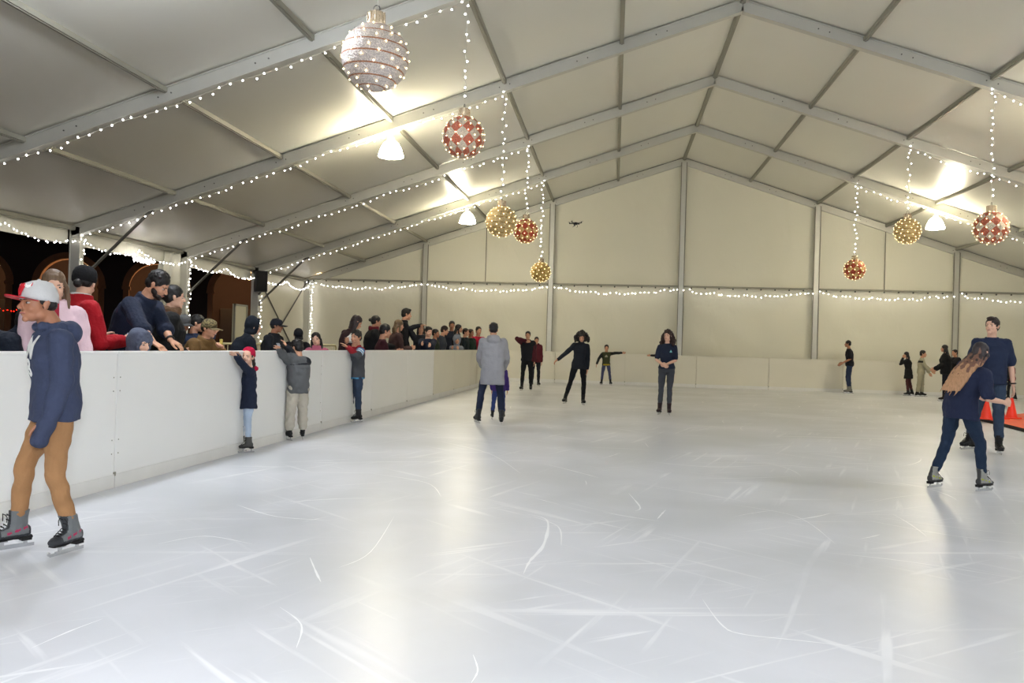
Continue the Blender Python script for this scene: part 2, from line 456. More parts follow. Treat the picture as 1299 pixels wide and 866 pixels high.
    body = new_obj('person', me); body.location = loc; body.rotation_euler = (0, 0, yr)
    tag(body, label, 'person', group)
    # face details
    if face:
        for q in (-1, 1):
            bm = bmesh.new(); ell(bm, HM, (q*.030, .0688, .1085), (.0130, .0115, .0066), 2)
            for f in bm.faces: f.material_index = 0
            n0 = len(bm.faces); ell(bm, HM, (q*.0300, .0755, .1085), (.0062, .0068, .0066), 2); bm.faces.ensure_lookup_table()
            for f in bm.faces[n0:]: f.material_index = 1
            from_bm('eye', bm, [M_white, M_iris], body, True)
            bm = bmesh.new(); tube(bm, [HM @ Vector(p) for p in ((q*.013, .0845, .1265), (q*.028, .0815, .1290), (q*.046, .0670, .1240))], [.0030*hs, .0038*hs, .002*hs], 6)
            from_bm('eyebrow', bm, [M_brow], body, True)
        bm = bmesh.new(); tube(bm, [HM @ Vector(p) for p in ((-.022, .082, .0512), (-.010, .0925, .0535), (0, .0945, .0522), (.010, .0925, .0535), (.022, .082, .0512))], [.0018*hs, .0042*hs, .0046*hs, .0042*hs, .0018*hs], 8)
        from_bm('lips', bm, [M_lip], body, True)
    # ================= TROUSERS
    lo_ = legs['loose']; col = legs['col']
    bm = bmesh.new(); inf = .006*s+lo_*.6
    loft(bm, [(pel-up0*.085*s, rp, fp, .130*k+inf, .100*k+inf), (pel-up0*.03*s, rp, fp, (.166 if g else .156)*k+inf, .116*k+inf), (pel+up0*.04*s, rp, fp, (.160 if g else .152)*k+inf, .112*k+inf), (waist-uw*.02*s, rw, fw_, (.132 if g else .148)*k+inf, .100*k+inf)])
    for nm in 'LR':
        a, b, c = rel[nm]; end = b.lerp(c, legs.get('len', .80 if feet == 'skate' else .96))
        rr = [.088*k+lo_, .078*k+lo_, .058*k+lo_, .056*k+lo_, (.046*k+lo_*1.2)]
        a2 = a+Vector((0, 0, -.01))
        taper(bm, [a2, a2.lerp(b, .5), b, b.lerp(c, .4), end], rr, 16)
        if legs.get('bunch', True) and vox < .013:
            for q, e in ((.62, .001), (.70, .004), (.78, .006)): 
                pt = b.lerp(c, q); ell(bm, Matrix.Translation(pt), (0, 0, 0), (.045*k+lo_+e, .045*k+lo_+e, .012), 2)
    mts = legs['mats'] or [cloth_m(col)]
    me = vmesh(bm, vox, 2, mts, legs['paint'], amp=.0040+.10*lo_, fr=13/s*1.0, seed=x0)
    new_obj(legs['name'], me, body)
    # ================= TOP
    bm = bmesh.new(); lo_ = top['loose']; secs = torso_secs(.010*s+lo_, top['bulk'])
    hem = top['hem']*s; fl = top.get('flare', .0)
    secs = secs[1:]
    if hem > 0:
        dn = Vector((0, 0, -1)); ex = []
        nst = 3
        for i in range(nst, 0, -1):
            t = i/nst
            ex.append((pel+up0*.02*s+dn*hem*t+Vector((0, math.sin(math.radians(P['LL'][0]+P['RL'][0])/2)*hem*t*.6, 0)), rp, fp, (.168 if g else .158)*k+.012*s+lo_+fl*t, .120*k+.012*s+lo_+fl*t))
        secs = ex+secs
    loft(bm, secs)
    if g and top.get('bust', True) and not child:
        for q in (-1, 1): bmesh.ops.create_icosphere(bm, subdivisions=2, radius=.062*k+lo_*.5, matrix=Matrix.Translation(chest+rch*q*.068*k+fch*.075*k-uch*.0*s))
    for nm, sd in (('L', -1), ('R', 1)):
        a, b, c = ARM[nm]; i_ = lo_+.002
        bmesh.ops.create_icosphere(bm, subdivisions=2, radius=(.054 if g else .060)*k+i_, matrix=Matrix.Translation(a-uc*.010*s+rc*sd*(-.008)*s))
        tube(bm, [nb-uc*.045*s+rc*sd*.05*s, a], [.050*k+i_*.3, .052*k+i_], 12)
        if top['sleeve'] == 'long': taper(bm, [a, a.lerp(b, .45), b, b.lerp(c, .4), b.lerp(c, top.get('cuff', .97))], [.060*k+i_, .053*k+i_, .045*k+i_, .043*k+i_, .031*k+i_])
        if top.get('over'): taper(bm, [c, c+(c-b).normalized()*.115*s], [.036*k+i_, .036*k+i_])
        if top['sleeve'] == 'long': pass
        elif top['sleeve'] == 'short': taper(bm, [a, a.lerp(b, .45), a.lerp(b, .8)], [.060*k+i_, .058*k+i_, .058*k+i_])
        elif top['sleeve'] == 'rolled': taper(bm, [a, a.lerp(b, .45), b, b.lerp(c, .32)], [.060*k+i_, .053*k+i_, .047*k+i_, .050*k+i_])
    if top['collar']:
        ch = top['collar']; loft(bm, [(nb-uc*.03*s, rc, fc, .082*k+lo_, .070*k+lo_), (nb+uc*ch*.5*s, rc, fc, .068*k+lo_, .064*k+lo_), (nb+neck_d*ch*s, rc, fc, .062*k+lo_, .062*k+lo_)])
    hd = top['hood']
    if hd == 'down':
        for a_ in range(-130, 131, 20):
            aa = math.radians(a_-90); r_ = (.032+.030*max(0, math.cos(math.radians(a_))))*k
            bmesh.ops.create_icosphere(bm, subdivisions=2, radius=r_, matrix=Matrix.Translation(nb+rc*math.cos(aa)*.080*k+fc*(math.sin(aa)*.085*k+.01)+uc*(.018-.02*math.sin(aa)*-1)*s))
        ell(bm, Matrix.Translation(nb) @ Matrix((rc, fc, uc)).transposed().to_4x4(), (0, -.120*k, -.030*s), (.118*k, .065*k, .085*k))
    if hd == 'up':
        ell(bm, HM, (0, -.024, .130), (.098, .108, .118)); ell(bm, HM, (0, -.03, .04), (.085, .085, .075))
        for q in range(16):
            a_ = 2*PI*q/16; ell(bm, HM, (.078*math.cos(a_), .050+.006*math.sin(a_), .118+.098*math.sin(a_)), (.020, .020, .020), 2)
    mts = top['mats'] or [cloth_m(top['col'], top.get('rough', .85))]
    if top['paint']:
        pf = top['paint']; ctx = dict(s=s, pel=pel, waist=waist, chest=chest, nb=nb, ARM=ARM, rc=rc, fc=fc, uc=uc, HM=HM)
        pt = lambda c_: pf(c_, ctx)
    else: pt = None
    me = vmesh(bm, vox, 3, mts, pt, amp=(.0040+.11*lo_), fr=10/s, seed=y0)
    new_obj(top['name'], me, body)
    # ================= HAIR
    if hair:
        st, hcq = hair[0], hair[1]; bm = bmesh.new(); rg = random.Random(int(abs(x0*100))+int(y0*10))
        if hat is None or st in ('long', 'pony', 'curly', 'bun', 'wild'):
            if hat is None:
                ell(bm, HM, (0, -.016, .152), (.082, .095, .083)); ell(bm, HM, (0, -.045, .105), (.074, .062, .07))
            else: ell(bm, HM, (0, -.040, .115), (.078, .066, .06))
        else:
            ell(bm, HM, (0, -.035, .105), (.0775, .062, .055))
        for q in (-1, 1): ell(bm, HM, (q*.068, .012, .125), (.010, .018, .030), 2)
        zl = HM.translation.z
        if st == 'quiff':
            ell(bm, HM, (0, .045, .205), (.052, .042, .030)); ell(bm, HM, (0, .0, .215), (.055, .06, .028))
        if st == 'short' and hat is None:
            for q in range(26):
                a_ = rg.uniform(0, 2*PI); e_ = rg.uniform(.3, 1.4); ell(bm, HM, (.07*math.cos(a_)*math.cos(e_), -.014+.08*math.sin(a_)*math.cos(e_), .155+.073*math.sin(e_)), (.02, .02, .016), 2)
        if st == 'bun': ell(bm, HM, (0, -.125, hair[2] if len(hair) > 2 else .15), (.036, .034, .036))
        if st in ('long', 'wild'):
            Ln = (hair[2] if len(hair) > 2 else .34)*s
            hx = Hm @ Vector((1, 0, 0)); hx = Vector((hx.x, hx.y, 0)).normalized(); hyv = Vector((-hx.y, hx.x, 0))
            base = HM @ Vector((0, -.045, .10)); back = -fc
            swx = Vector(hair[3]) if len(hair) > 3 else Vector((0, 0, -1))
            m1 = base-hyv*.018*s+swx*Ln*.35+back*.03*s; m2 = base+swx*Ln*.7+back*(.055+.25*math.sin(math.radians(P['lean'])) *0)*s; m3 = base+swx*Ln+back*.05*s
            wf = 1.35 if st == 'wild' else 1.
            loft(bm, [(base+Vector((0, 0, .05*hs)), hx, hyv, .070*hs, .045*hs), (base, hx, hyv, .080*hs, .058*hs), (m1, hx, hyv, .088*hs*wf, .046*hs*wf), (m2, hx, hyv, .090*hs*wf, .036*hs*wf), (m3, hx, hyv, .070*hs*wf, .024*hs)], 18)
            for q in (-1, 1):
                p0 = HM @ Vector((q*.066, .0, .15)); p1 = HM @ Vector((q*.084, .0, .08)); p2 = HM @ Vector((q*.088, .0, -.01)); p3 = p2+swx*Ln*.45+fc*.02*s
                if len(hair) > 4 and hair[4] == 'back': p2 = p1+swx*Ln*.2-hyv*.03; p3 = p2+swx*Ln*.4-hyv*.03
                taper(bm, [p0, p1, p2, p3], [.014*hs, .018*hs, .020*hs, .011*hs], 10)
            for q in range(22):    # locks
                t0 = rg.uniform(-1, 1); p0 = base+hx*t0*.075*hs-hyv*(.035*hs); p1 = base+hx*t0*.085*hs*wf+swx*Ln*.5+back*.06*s; p2 = base+hx*t0*.085*hs*wf+swx*Ln*rg.uniform(.85, 1.15)+back*.06*s
                tube(bm, [p0, p1, p2], [.012*hs, .014*hs, .004*hs], 7)
        if st == 'curly':
            Ln = (hair[2] if len(hair) > 2 else .3)*s; wd = hair[3] if len(hair) > 3 else 1.
            base = HM @ Vector((0, -.02, .12))
            hx = (Hm @ Vector((1, 0, 0))); hyv = (Hm @ Vector((0, 1, 0)))
            for q in range(150):
                t = rg.random()**.8; z_ = .13*hs-t*(Ln+.12*hs); wr_ = (.078+.072*wd*min(1, t*1.6))*hs
                a_ = rg.uniform(math.radians(155), math.radians(385)) if t > .16 else rg.uniform(0, 2*PI)
                r2 = wr_*(math.sqrt(max(.1, 1-(z_/(.135*hs))**2)) if z_ > 0 else 1)*rg.uniform(.82, 1.05)
                p_ = base+hx*math.cos(a_)*r2+hyv*(math.sin(a_)*r2*.75-.01*hs)+Vector((0, 0, z_))
                bmesh.ops.create_icosphere(bm, subdivisions=1, radius=rg.uniform(.022, .036)*hs, matrix=Matrix.Translation(p_))
            loft(bm, [(base-Vector((0, 0, .02)), hx, hyv, .10*hs, .07*hs), (base-hyv*.04*hs-Vector((0, 0, Ln*.5)), hx, hyv, .13*wd*hs, .06*hs), (base-hyv*.04*hs-Vector((0, 0, Ln)), hx, hyv, .09*wd*hs, .04*hs)])
        if st == 'pony':
            p0 = HM @ Vector((0, -.10, .12)); 
            taper(bm, [p0, p0+(-fc)*.04*s+Vector((0, 0, -.06*s)), p0+(-fc)*.045*s+Vector((0, 0, -.17*s)), p0+(-fc)*.03*s+Vector((0, 0, -.30*s))], [.022*hs, .034*hs, .030*hs, .012*hs])
        if st == 'braid':
            for q in ([-1, 1] if len(hair) < 3 else [hair[2]]):
                p0 = HM @ Vector((q*.05, -.055, .07)); taper(bm, [p0+Vector((0, 0, -i*.035*s))+(-fc)*(.012+.006*i)*s for i in range(9)], [(.022 if i % 2 else .028)*hs*(1-.05*i) for i in range(9)], 10)
        hm = hair[5] if len(hair) > 5 else [hair_m(hcq)]
        pf2 = hair[6] if len(hair) > 6 else None
        me = vmesh(bm, max(vox*.85, .006), 1, hm, (lambda c_: pf2(c_, dict(HM=HM, s=s))) if pf2 else None, amp=.002, fr=30, seed=1.)
        new_obj('hair', me, body)
    # ================= HATS
    if hat:
        kind, c1 = hat[0], hat[1]; bm = bmesh.new()
        if kind == 'cap':
            pr_ = [(.0855, .118), (.0875, .135), (.086, .165), (.078, .195), (.06, .217), (.03, .230), (.001, .2335)]
            n = 28; rings = []
            for r_, z_ in pr_: rings.append([bm.verts.new(HM @ Vector((r_*math.cos(2*PI*q/n)*.96, -.006+r_*1.16*math.sin(2*PI*q/n), z_+.012*(math.sin(2*PI*q/n))*(1 if z_ < .2 else 0)))) for q in range(n)])
            for a, b in zip(rings, rings[1:]):
                for q in range(n): bm.faces.new((a[q], a[(q+1) % n], b[(q+1) % n], b[q]))
            bm.faces.new(rings[0][::-1])
            o = from_bm('cap', bm, [cloth_m(c1, .75)], body, True)
            bm = bmesh.new(); up2, dn2 = [], []
            for q in range(17):
                a_ = PI*(.13+.74*q/16); ex = math.cos(a_)*.080; ro = .165 if len(hat) < 5 else hat[4]
                for rr_, lst in ((0, 0), (1, 1)):
                    pass
                yin = .085*math.sin(a_)-.006+.010; yout = .02+ro*math.sin(a_)**.55
                dz = -.012*(math.cos(a_)**2)*1.6
                up2.append((HM @ Vector((ex, yin, .137+dz)), HM @ Vector((ex*1.02, yout, .128+dz+(hat[3] if len(hat) > 3 else 0))))); dn2.append((HM @ Vector((ex, yin, .132+dz)), HM @ Vector((ex*1.02, yout, .122+dz+(hat[3] if len(hat) > 3 else 0)))))
            U = [[bm.verts.new(p) for p in q] for q in up2]; Dn = [[bm.verts.new(p) for p in q] for q in dn2]
            for a, b, a2, b2 in zip(U, U[1:], Dn, Dn[1:]):
                bm.faces.new((a[0], b[0], b[1], a[1])); bm.faces.new((a2[0], a2[1], b2[1], b2[0])); bm.faces.new((a[1], b[1], b2[1], a2[1])); bm.faces.new((a[0], a2[0], b2[0], b[0]))
            bmesh.ops.recalc_face_normals(bm, faces=bm.faces)
            from_bm('brim', bm, [cloth_m(hat[2] if len(hat) > 2 else c1, .6)], o, True)
            bm = bmesh.new(); ell(bm, HM, (0, -.006, .235), (.009, .009, .005), 2); from_bm('button', bm, [cloth_m(c1, .75)], o, True)
            body['_cap'] = 0
            cap_o = o
        elif kind == 'beanie':
            pr_ = [(.083, .112), (.090, .118), (.092, .140), (.088, .152), (.087, .175), (.078, .203), (.058, .226), (.03, .240), (.001, .244)]
            lathe(bm, [(r_, z_) for r_, z_ in pr_], 28); bmesh.ops.transform(bm, matrix=HM @ Matrix.Translation((0, -.014, .010)) @ Matrix.Rotation(math.radians(8), 4, 'X') @ Matrix.Diagonal((.97, 1.12, 1, 1)), verts=bm.verts)
            o = from_bm('beanie', bm, [cloth_m(c1, .95)], body, True)
            if len(hat) > 2:
                bm = bmesh.new(); p_ = HM @ Vector(hat[2]); rg = random.Random(2)
                for q in range(40):
                    v = Vector((rg.gauss(0, 1), rg.gauss(0, 1), rg.gauss(0, 1))).normalized()*.026; bmesh.ops.create_icosphere(bm, subdivisions=1, radius=.014, matrix=Matrix.Translation(p_+v))
                tube(bm, [p_, HM @ Vector((hat[2][0]*.9, hat[2][1]*.7, .11))], .004, 6)
                new_obj('pompom', vmesh(bm, .006, 1, [cloth_m(c1, .95)]), o)
        elif kind == 'wool':      # soft knitted hat with bobble
            lathe(bm, [(.082, .10), (.092, .11), (.096, .14), (.094, .18), (.082, .215), (.05, .24), (.001, .25)], 28); bmesh.ops.transform(bm, matrix=HM @ Matrix.Translation((0, -.016, .006)) @ Matrix.Rotation(math.radians(8), 4, 'X') @ Matrix.Diagonal((1, 1.12, 1, 1)), verts=bm.verts)
            o = from_bm('knit_hat', bm, [cloth_m(c1, .95)], body, True)
    # ================= FEET
    bc = boot or dict(main=(22, 22, 24), side=(22, 22, 24), accent=None)
    for nm, sd in (('L', -1), ('R', 1)):
        a, b, c = rel[nm]
        fd = rotv(Vector((0, 1, 0)), Vector((0, 0, 1)), math.radians(P['toe'+nm])*(1 if sd < 0 else -1))
        pit = math.radians(P.get('pitch'+nm, 0)); fd = Vector((fd.x*math.cos(pit), fd.y*math.cos(pit), math.sin(pit)))
        rx = fd.cross(Vector((0, 0, 1))).normalized(); uz = rx.cross(fd).normalized()
        roll = math.radians(P.get('roll'+nm, 0)); uz, rx = (uz*math.cos(roll)+rx*math.sin(roll)), (rx*math.cos(roll)-uz*math.sin(roll))
        F = Matrix.Translation(c-uz*(ank)) @ Matrix((rx, fd, uz)).transposed().to_4x4() @ Matrix.Diagonal((s, s, s, 1)) @ Matrix.Translation((0, 0, 0))
        b0 = (.062 if feet == 'skate' else 0)/s
        bm = bmesh.new()
        X, Y, Z = Vector((1, 0, 0)), Vector((0, 1, 0)), Vector((0, 0, 1))
        shin = (F.inverted().to_3x3() @ (b-c)).normalized()
        ac = Vector((0, 0, b0+.09))
        if feet == 'skate':
            loft(bm, [(Vector((0, -.075, b0+.045)), X, Z, .030, .035), (Vector((0, -.03, b0+.045)), X, Z, .038, .045), (Vector((0, .03, b0+.046)), X, Z, .042, .046), (Vector((0, .09, b0+.036)), X, Z, .047, .035), (Vector((0, .14, b0+.03)), X, Z, .044, .028), (Vector((0, .175, b0+.026)), X, Z, .026, .018)], 16)
            loft(bm, [(Vector((0, .005, b0+.03)), X, Y, .042, .080), (ac, X, Y, .043, .062), (ac+shin*.05, X, Y, .046, .058), (ac+shin*.10, X, Y, .052, .062)], 16)
            for q in (-1, 1): ell(bm, Matrix(), (q*.034, -.005, b0+.085), (.014, .016, .016), 2)
            bmesh.ops.transform(bm, matrix=F, verts=bm.verts)
            mm = [cloth_m(bc['main'], .45), cloth_m(bc['side'], .5)]
            if bc.get('accent'): mm.append(cloth_m(bc['accent'], .5))
            Fi = np.array(F.inverted())
            def bp_(c_, Fi=Fi, b0=b0, acc=bool(bc.get('accent'))):
                l = c_@Fi[:3, :3].T+Fi[:3, 3]; i_ = np.zeros(len(l), int)
                sidem = (np.abs(l[:, 0]) > .022) & (l[:, 2] > b0+.03) & (l[:, 1] < .115) & (l[:, 1] > -.06); i_[sidem] = 1
                if acc: i_[(np.abs(l[:, 0]) > .028) & (np.abs(l[:, 2]-b0-.058+.25*(l[:, 1]-.02)) < .008) & (l[:, 1] < .1) & (np.sin(l[:, 1]*120) > -.3)] = 2
                return i_
            me = vmesh(bm, min(vox, .006) if near else vox*.75, 1, mm, bp_)
            bo = new_obj('ice_skate', me, body)
            bm = bmesh.new()
            # sole with raised heel
            loft(bm, [(Vector((0, -.088, b0+.004)), X, Z, .026, .012), (Vector((0, -.03, b0+.004)), X, Z, .036, .012), (Vector((0, .03, b0+.006)), X, Z, .030, .008), (Vector((0, .1, b0+.003)), X, Z, .046, .007), (Vector((0, .16, b0+.003)), X, Z, .032, .007)], 12)
            box(bm, (0, -.052, b0-.004), (.052, .062, .026))
            bmesh.ops.transform(bm, matrix=F, verts=bm.verts); from_bm('sole', bm, [M_rub], bo)
            bm = bmesh.new(); zt = b0-.008
            # blade: plate, two stanchions, toe curve
            box(bm, (0, .035, .0165), (.006, .285, .021)); box(bm, (0, .187, .028), (.006, .022, .022), rot=Matrix.Rotation(.6, 3, 'X'))
            for yy, w_ in ((-.052, .045), (.095, .06)): box(bm, (0, yy, (zt+.026)/2+.004), (.012, w_*.45, zt-.018)); box(bm, (0, yy, zt), (.045, w_, .006))
            box(bm, (0, .035, .029), (.010, .20, .008))
            bmesh.ops.transform(bm, matrix=F, verts=bm.verts); from_bm('blade', bm, [M_blade], bo)
            if dist < 16:
                bm = bmesh.new()
                for q in range(6):
                    yy = .125-.017*q; zz = b0+.062+.011*q+(.0 if q < 4 else .02*(q-3)); w_ = .022
                    if q >= 4: yy = .066-.002*q
                    tube(bm, [Vector((-w_, yy, zz)), Vector((0, yy+.012, zz+.012)), Vector((w_, yy, zz))], .0038, 6)
                for q in (-1, 1): tube(bm, [Vector((0, .072, b0+.16)), Vector((q*.02, .085, b0+.17)), Vector((q*.034, .078, b0+.15)), Vector((q*.03, .08, b0+.12))], .003, 6)
                bmesh.ops.transform(bm, matrix=F, verts=bm.verts); from_bm('laces', bm, [M_lace], bo, True)
        else:
            loft(bm, [(Vector((0, -.075, .035)), X, Z, .030, .032), (Vector((0, -.03, .04)), X, Z, .037, .038), (Vector((0, .03, .042)), X, Z, .042, .04), (Vector((0, .10, .032)), X, Z, .047, .03), (Vector((0, .17, .026)), X, Z, .034, .022)], 14)
            loft(bm, [(Vector((0, 0, .03)), X, Y, .038, .07), (Vector((0, 0, .09)), X, Y, .040, .05)], 14)
            bmesh.ops.transform(bm, matrix=F, verts=bm.verts)
            new_obj('shoe', vmesh(bm, .012, 1, [cloth_m(bc['main'], .5)]), body)
    info = dict(body=body, HM=HM, ARM=ARM, s=s, hs=hs, nb=nb, chest=chest, waist=waist, pel=pel, rc=rc, fc=fc, uc=uc, loc=loc, Rz=Rz, inv=inv, rel=rel, k=k, vox=vox, cur=cur)
    if '_cap' in body: del body['_cap']; info['cap'] = cap_o
    if extra: extra(info)
    return info
# ================================================================== THE TENT
D = 33.45; APEX = 8.79; SL = .3307; EX = 15.0
FY = [D-5*n for n in range(9)]          # frame positions, far to near
def roofz(x): return APEX-SL*abs(x)
EAVE = roofz(EX)
def onY(px, py, Y):
    u, v = px-649.5, py-433
    c, s = math.cos(-ROL), math.sin(-ROL)
    u, v = u*c-v*s, u*s+v*c
    d = FW+RT*(u/FPX)-UP*(v/FPX)
    return CAM+d*((Y-CAM.y)/d.y)

# roof membrane (ceiling): sags a little between the frames, puckers along the rafters
def roof():
    bm = bmesh.new()
    y0, y1 = FY[-1], FY[0]
    ny = 8*14; xs = [-15.06+30.12*i/60 for i in range(61)]
    grid = []
    for j in range(ny+1):
        y = y0+(y1-y0)*j/ny
        t = ((y-y0) % 5)/5; sag = .05*math.sin(PI*t)
        row = []
        for i, x in enumerate(xs):
            pk = .012*noise.noise(Vector((x*2.2, y*.6, 0)))
            row.append(bm.verts.new((x, y, roofz(x)+.02-sag+pk)))
        grid.append(row)
    for j in range(ny):
        for i in range(60):
            bm.faces.new((grid[j][i], grid[j+1][i], grid[j+1][i+1], grid[j][i+1]))
    tag(from_bm('ceiling', bm, [M_roof], smooth=True), kind='structure')
roof()

def sheet(name, P, U, V, nu, nv, material, amp=.03, fr=1.2, seed=0, top=None):
    """slack vinyl sheet spanned by U and V from P, with soft folds"""
    P, U, V = Vector(P), Vector(U), Vector(V); N = U.cross(V).normalized()
    bm = bmesh.new(); g = []
    for j in range(nv+1):
        row = []
        for i in range(nu+1):
            s, t = i/nu, j/nv
            p = P+U*s
            h = 1 if top is None else top(p)/V.length
            p = p+V*(t*h)
            d = amp*noise.noise(Vector((p.x*fr+p.y*fr+p.z*.7*fr, p.z*fr*.5-(p.x+p.y)*.25*fr, seed)))*math.sin(PI*min(1, t*1.02))
            row.append(bm.verts.new(p+N*d))
        g.append(row)
    for j in range(nv):
        for i in range(nu):
            bm.faces.new((g[j][i], g[j][i+1], g[j+1][i+1], g[j+1][i]))
    return from_bm(name, bm, [material], smooth=True)
# back wall: lower curtain, upper gable cloth
for k in range(1):
    bm = bmesh.new()
o = sheet('wall_back', (-15, D+.1, 0), (30, 0, 0), (0, 0, 4), 150, 26, M_wall, .07, 1.1, 3, top=lambda p: EAVE)
tag(o, kind='structure')
o = sheet('wall_back', (-15, D+.06, EAVE), (30, 0, 0), (0, 0, 4), 120, 24, M_wall, .03, .5, 9, top=lambda p: max(.01, roofz(p.x)-EAVE))
tag(o, kind='structure')
o = sheet('wall_right', (EX, D, 0), (0, -40, 0), (0, 0, EAVE), 120, 10, M_wall, .05, .9, 5); tag(o, kind='structure')
o = sheet('wall_front', (EX, FY[-1], 0), (-30, 0, 0), (0, 0, 4), 90, 20, M_wall, .04, .9, 6, top=lambda p: roofz(p.x)); tag(o, kind='structure')
o = sheet('wall_left', (-EX, FY[1]+.1, 0), (0, 4.9, 0), (0, 0, EAVE), 40, 20, M_wall, .06, 1.2, 11); tag(o, kind='structure')
# vertical seams of the gable cloth
bm = bmesh.new()
for x in (-7.6, 7.5): box(bm, (x, D-.0, (EAVE+roofz(x))/2), (.03, .01, roofz(x)-EAVE-.1))
tag(from_bm('trim_1', bm, [M_post]), kind='structure')

# valance strips under the left eave, one per bay
for n in range(8):
    ya, yb = FY[n+1], FY[n]
    if n == 0: continue
    o = sheet('valance', (-EX-.06, ya+.07, EAVE-.42), (0, 4.86, 0), (0, 0, .42), 30, 5, M_val, .03, 2, 20+n)
    names = {1: 'between the loudspeaker post and the gathered curtain', 2: 'above the man with rolled sleeves', 3: 'leftmost in view, above the dark opening'}
    tag(o, 'white valance strip under the left eave, '+names.get(n, 'in a bay nearer than the picture shows'), 'valance', 'valance strips under the left eave')

# frames: two legs and two rafters each, knee braces
ORD = {0: 'against the far gable wall', 1: 'first in front of the far gable wall', 2: 'second in front of the far gable wall', 3: 'third in front of the far gable wall',
       4: 'fourth in front of the far gable wall', 5: 'fifth in front of the far gable wall', 6: 'beside the camera', 7: 'just behind the camera', 8: 'at the near gable'}
def profile_beam(bm, a, b, w, h):
    """box beam with flange lips and dark keder groove"""
    a, b = Vector(a), Vector(b); d = (b-a).normalized(); x = Vector((0, 1, 0)); y = d.cross(x).normalized()
    if y.z < 0: y = -y
    bar(bm, a, b, w, h, up=y) if abs(d.z) < .9 else bar(bm, a, b, w, h, up=Vector((1, 0, 0)))
bm = bmesh.new(); bar(bm, (0, -.07, 0), (0, .07, 0), .014, n=8); BOLT = bpy.data.meshes.new('bolt'); bm.to_mesh(BOLT); bm.free(); BOLT.materials.append(M_steel)
for n, y in enumerate(FY):
    t = empty('tent_frame', (0, y, 0))
    tag(t, 'pale aluminium gabled tent frame %s' % ORD[n], 'tent frame', 'tent frames')
    for s in (-1, 1):
        bm = bmesh.new()
        a = Vector((s*EX, 0, EAVE-.14)); b = Vector((0, 0, APEX-.14))
        dv = (b-a).normalized(); nup = Vector((-s*abs(dv.z), 0, abs(dv.x)))
        nup = Vector((dv.z*-1 if dv.x > 0 else dv.z*1, 0, abs(dv.x)))
        bar(bm, a, b, .12, .24, up=nup)
        for q in (-.115, .115):    # flanges
            bar(bm, a+nup*q, b+nup*q, .17, .02, up=nup)
        from_bm('rafter', bm, [M_alu], t)
        # bolts along the rafter
        for i in range(1, 9):
            for e in (-.06, .06):
                o = bpy.data.objects.new('bolt', BOLT); C.objects.link(o); o.parent = t; o.location = a.lerp(b, i/9+e/8)
        bm = bmesh.new()
        bar(bm, (s*(EX-.12), 0, 0), (s*(EX-.12), 0, EAVE-.02), .24, .12, up=Vector((0, 1, 0)))
        for q in (-.12, .12): bar(bm, (s*(EX-.12)+q, 0, 0), (s*(EX-.12)+q, 0, EAVE-.05), .02, .16, up=Vector((0, 1, 0)))
        from_bm('leg', bm, [M_alu], t)
        bm = bmesh.new(); box(bm, (s*(EX-.1), 0, .01), (.5, .4, .02)); from_bm('base_plate', bm, [M_steel], t)
        if n:
            bm = bmesh.new(); bar(bm, (s*(EX-.2), 0, 2.55), (s*(EX-1.95), 0, roofz(EX-1.95)-.24), .035, n=10)
            for p in ((s*(EX-.22), 0, 2.55), (s*(EX-1.93), 0, roofz(EX-1.95)-.26)): box(bm, p, (.12, .09, .12))
            from_bm('knee_brace', bm, [M_steel], t)
# purlins
side = {-1: 'left', 1: 'right'}
cnt = ['', 'first', 'second', 'third', 'fourth', 'fifth', 'sixth']
for i in range(-6, 7):
    x = i*2.5; z = roofz(x)-.055
    if abs(i) == 6: x = x*.995
    bm = bmesh.new(); bar(bm, (x, FY[-1], z), (x, FY[0], z), .09 if i else .11, .08)
    bar(bm, (x, FY[-1], z-.045), (x, FY[0], z-.045), .035, .02)
    o = from_bm('roof_purlin', bm, [M_alu2])
    tag(o, ('long grey ridge purlin along the peak of the roof' if i == 0 else
            'grey roof purlin, %s to the %s of the ridge%s' % (cnt[abs(i)], side[(i > 0)-(i < 0)], ' along the eave' if abs(i) == 6 else '')), 'purlin', 'roof purlins')
# gable posts and rail
for x in (-10, -5, 0, 5, 10):
    bm = bmesh.new(); top = roofz(x)-.2
    bar(bm, (x, D-.1, 0), (x, D-.1, top), .2, .1, up=Vector((0, 1, 0)))
    for q in (-.1, .1): bar(bm, (x+q, D-.16, 0), (x+q, D-.16, top), .025, .03, mi=1, up=Vector((0, 1, 0)))
    o = from_bm('wall_post', bm, [M_alu, M_post])
    nm = {0: 'tallest, under the roof peak', -5: 'first left of the tallest one', -10: 'second left of the tallest one', 5: 'first right of the tallest one', 10: 'second right of the tallest one'}[x]
    tag(o, 'pale metal upright on the far gable wall, '+nm, 'post', 'gable wall posts')
for k, (xa, xb) in enumerate(((-15, -10), (-10, -5), (-5, 0), (0, 5), (5, 10), (10, 15))):
    bm = bmesh.new(); bar(bm, (xa+.1, D-.04, EAVE), (xb-.1, D-.04, EAVE), .04, n=10)
    for q in range(9): box(bm, (xa+.4+q*.52, D-.05, EAVE-.05), (.05, .04, .07), mi=1)
    o = from_bm('wall_rail', bm, [M_alu2, M_steel])
    tag(o, 'thin grey rail across the far gable wall, %s bay from the left' % ['first', 'second', 'third', 'fourth', 'fifth', 'sixth'][k], 'rail', 'gable wall rails')
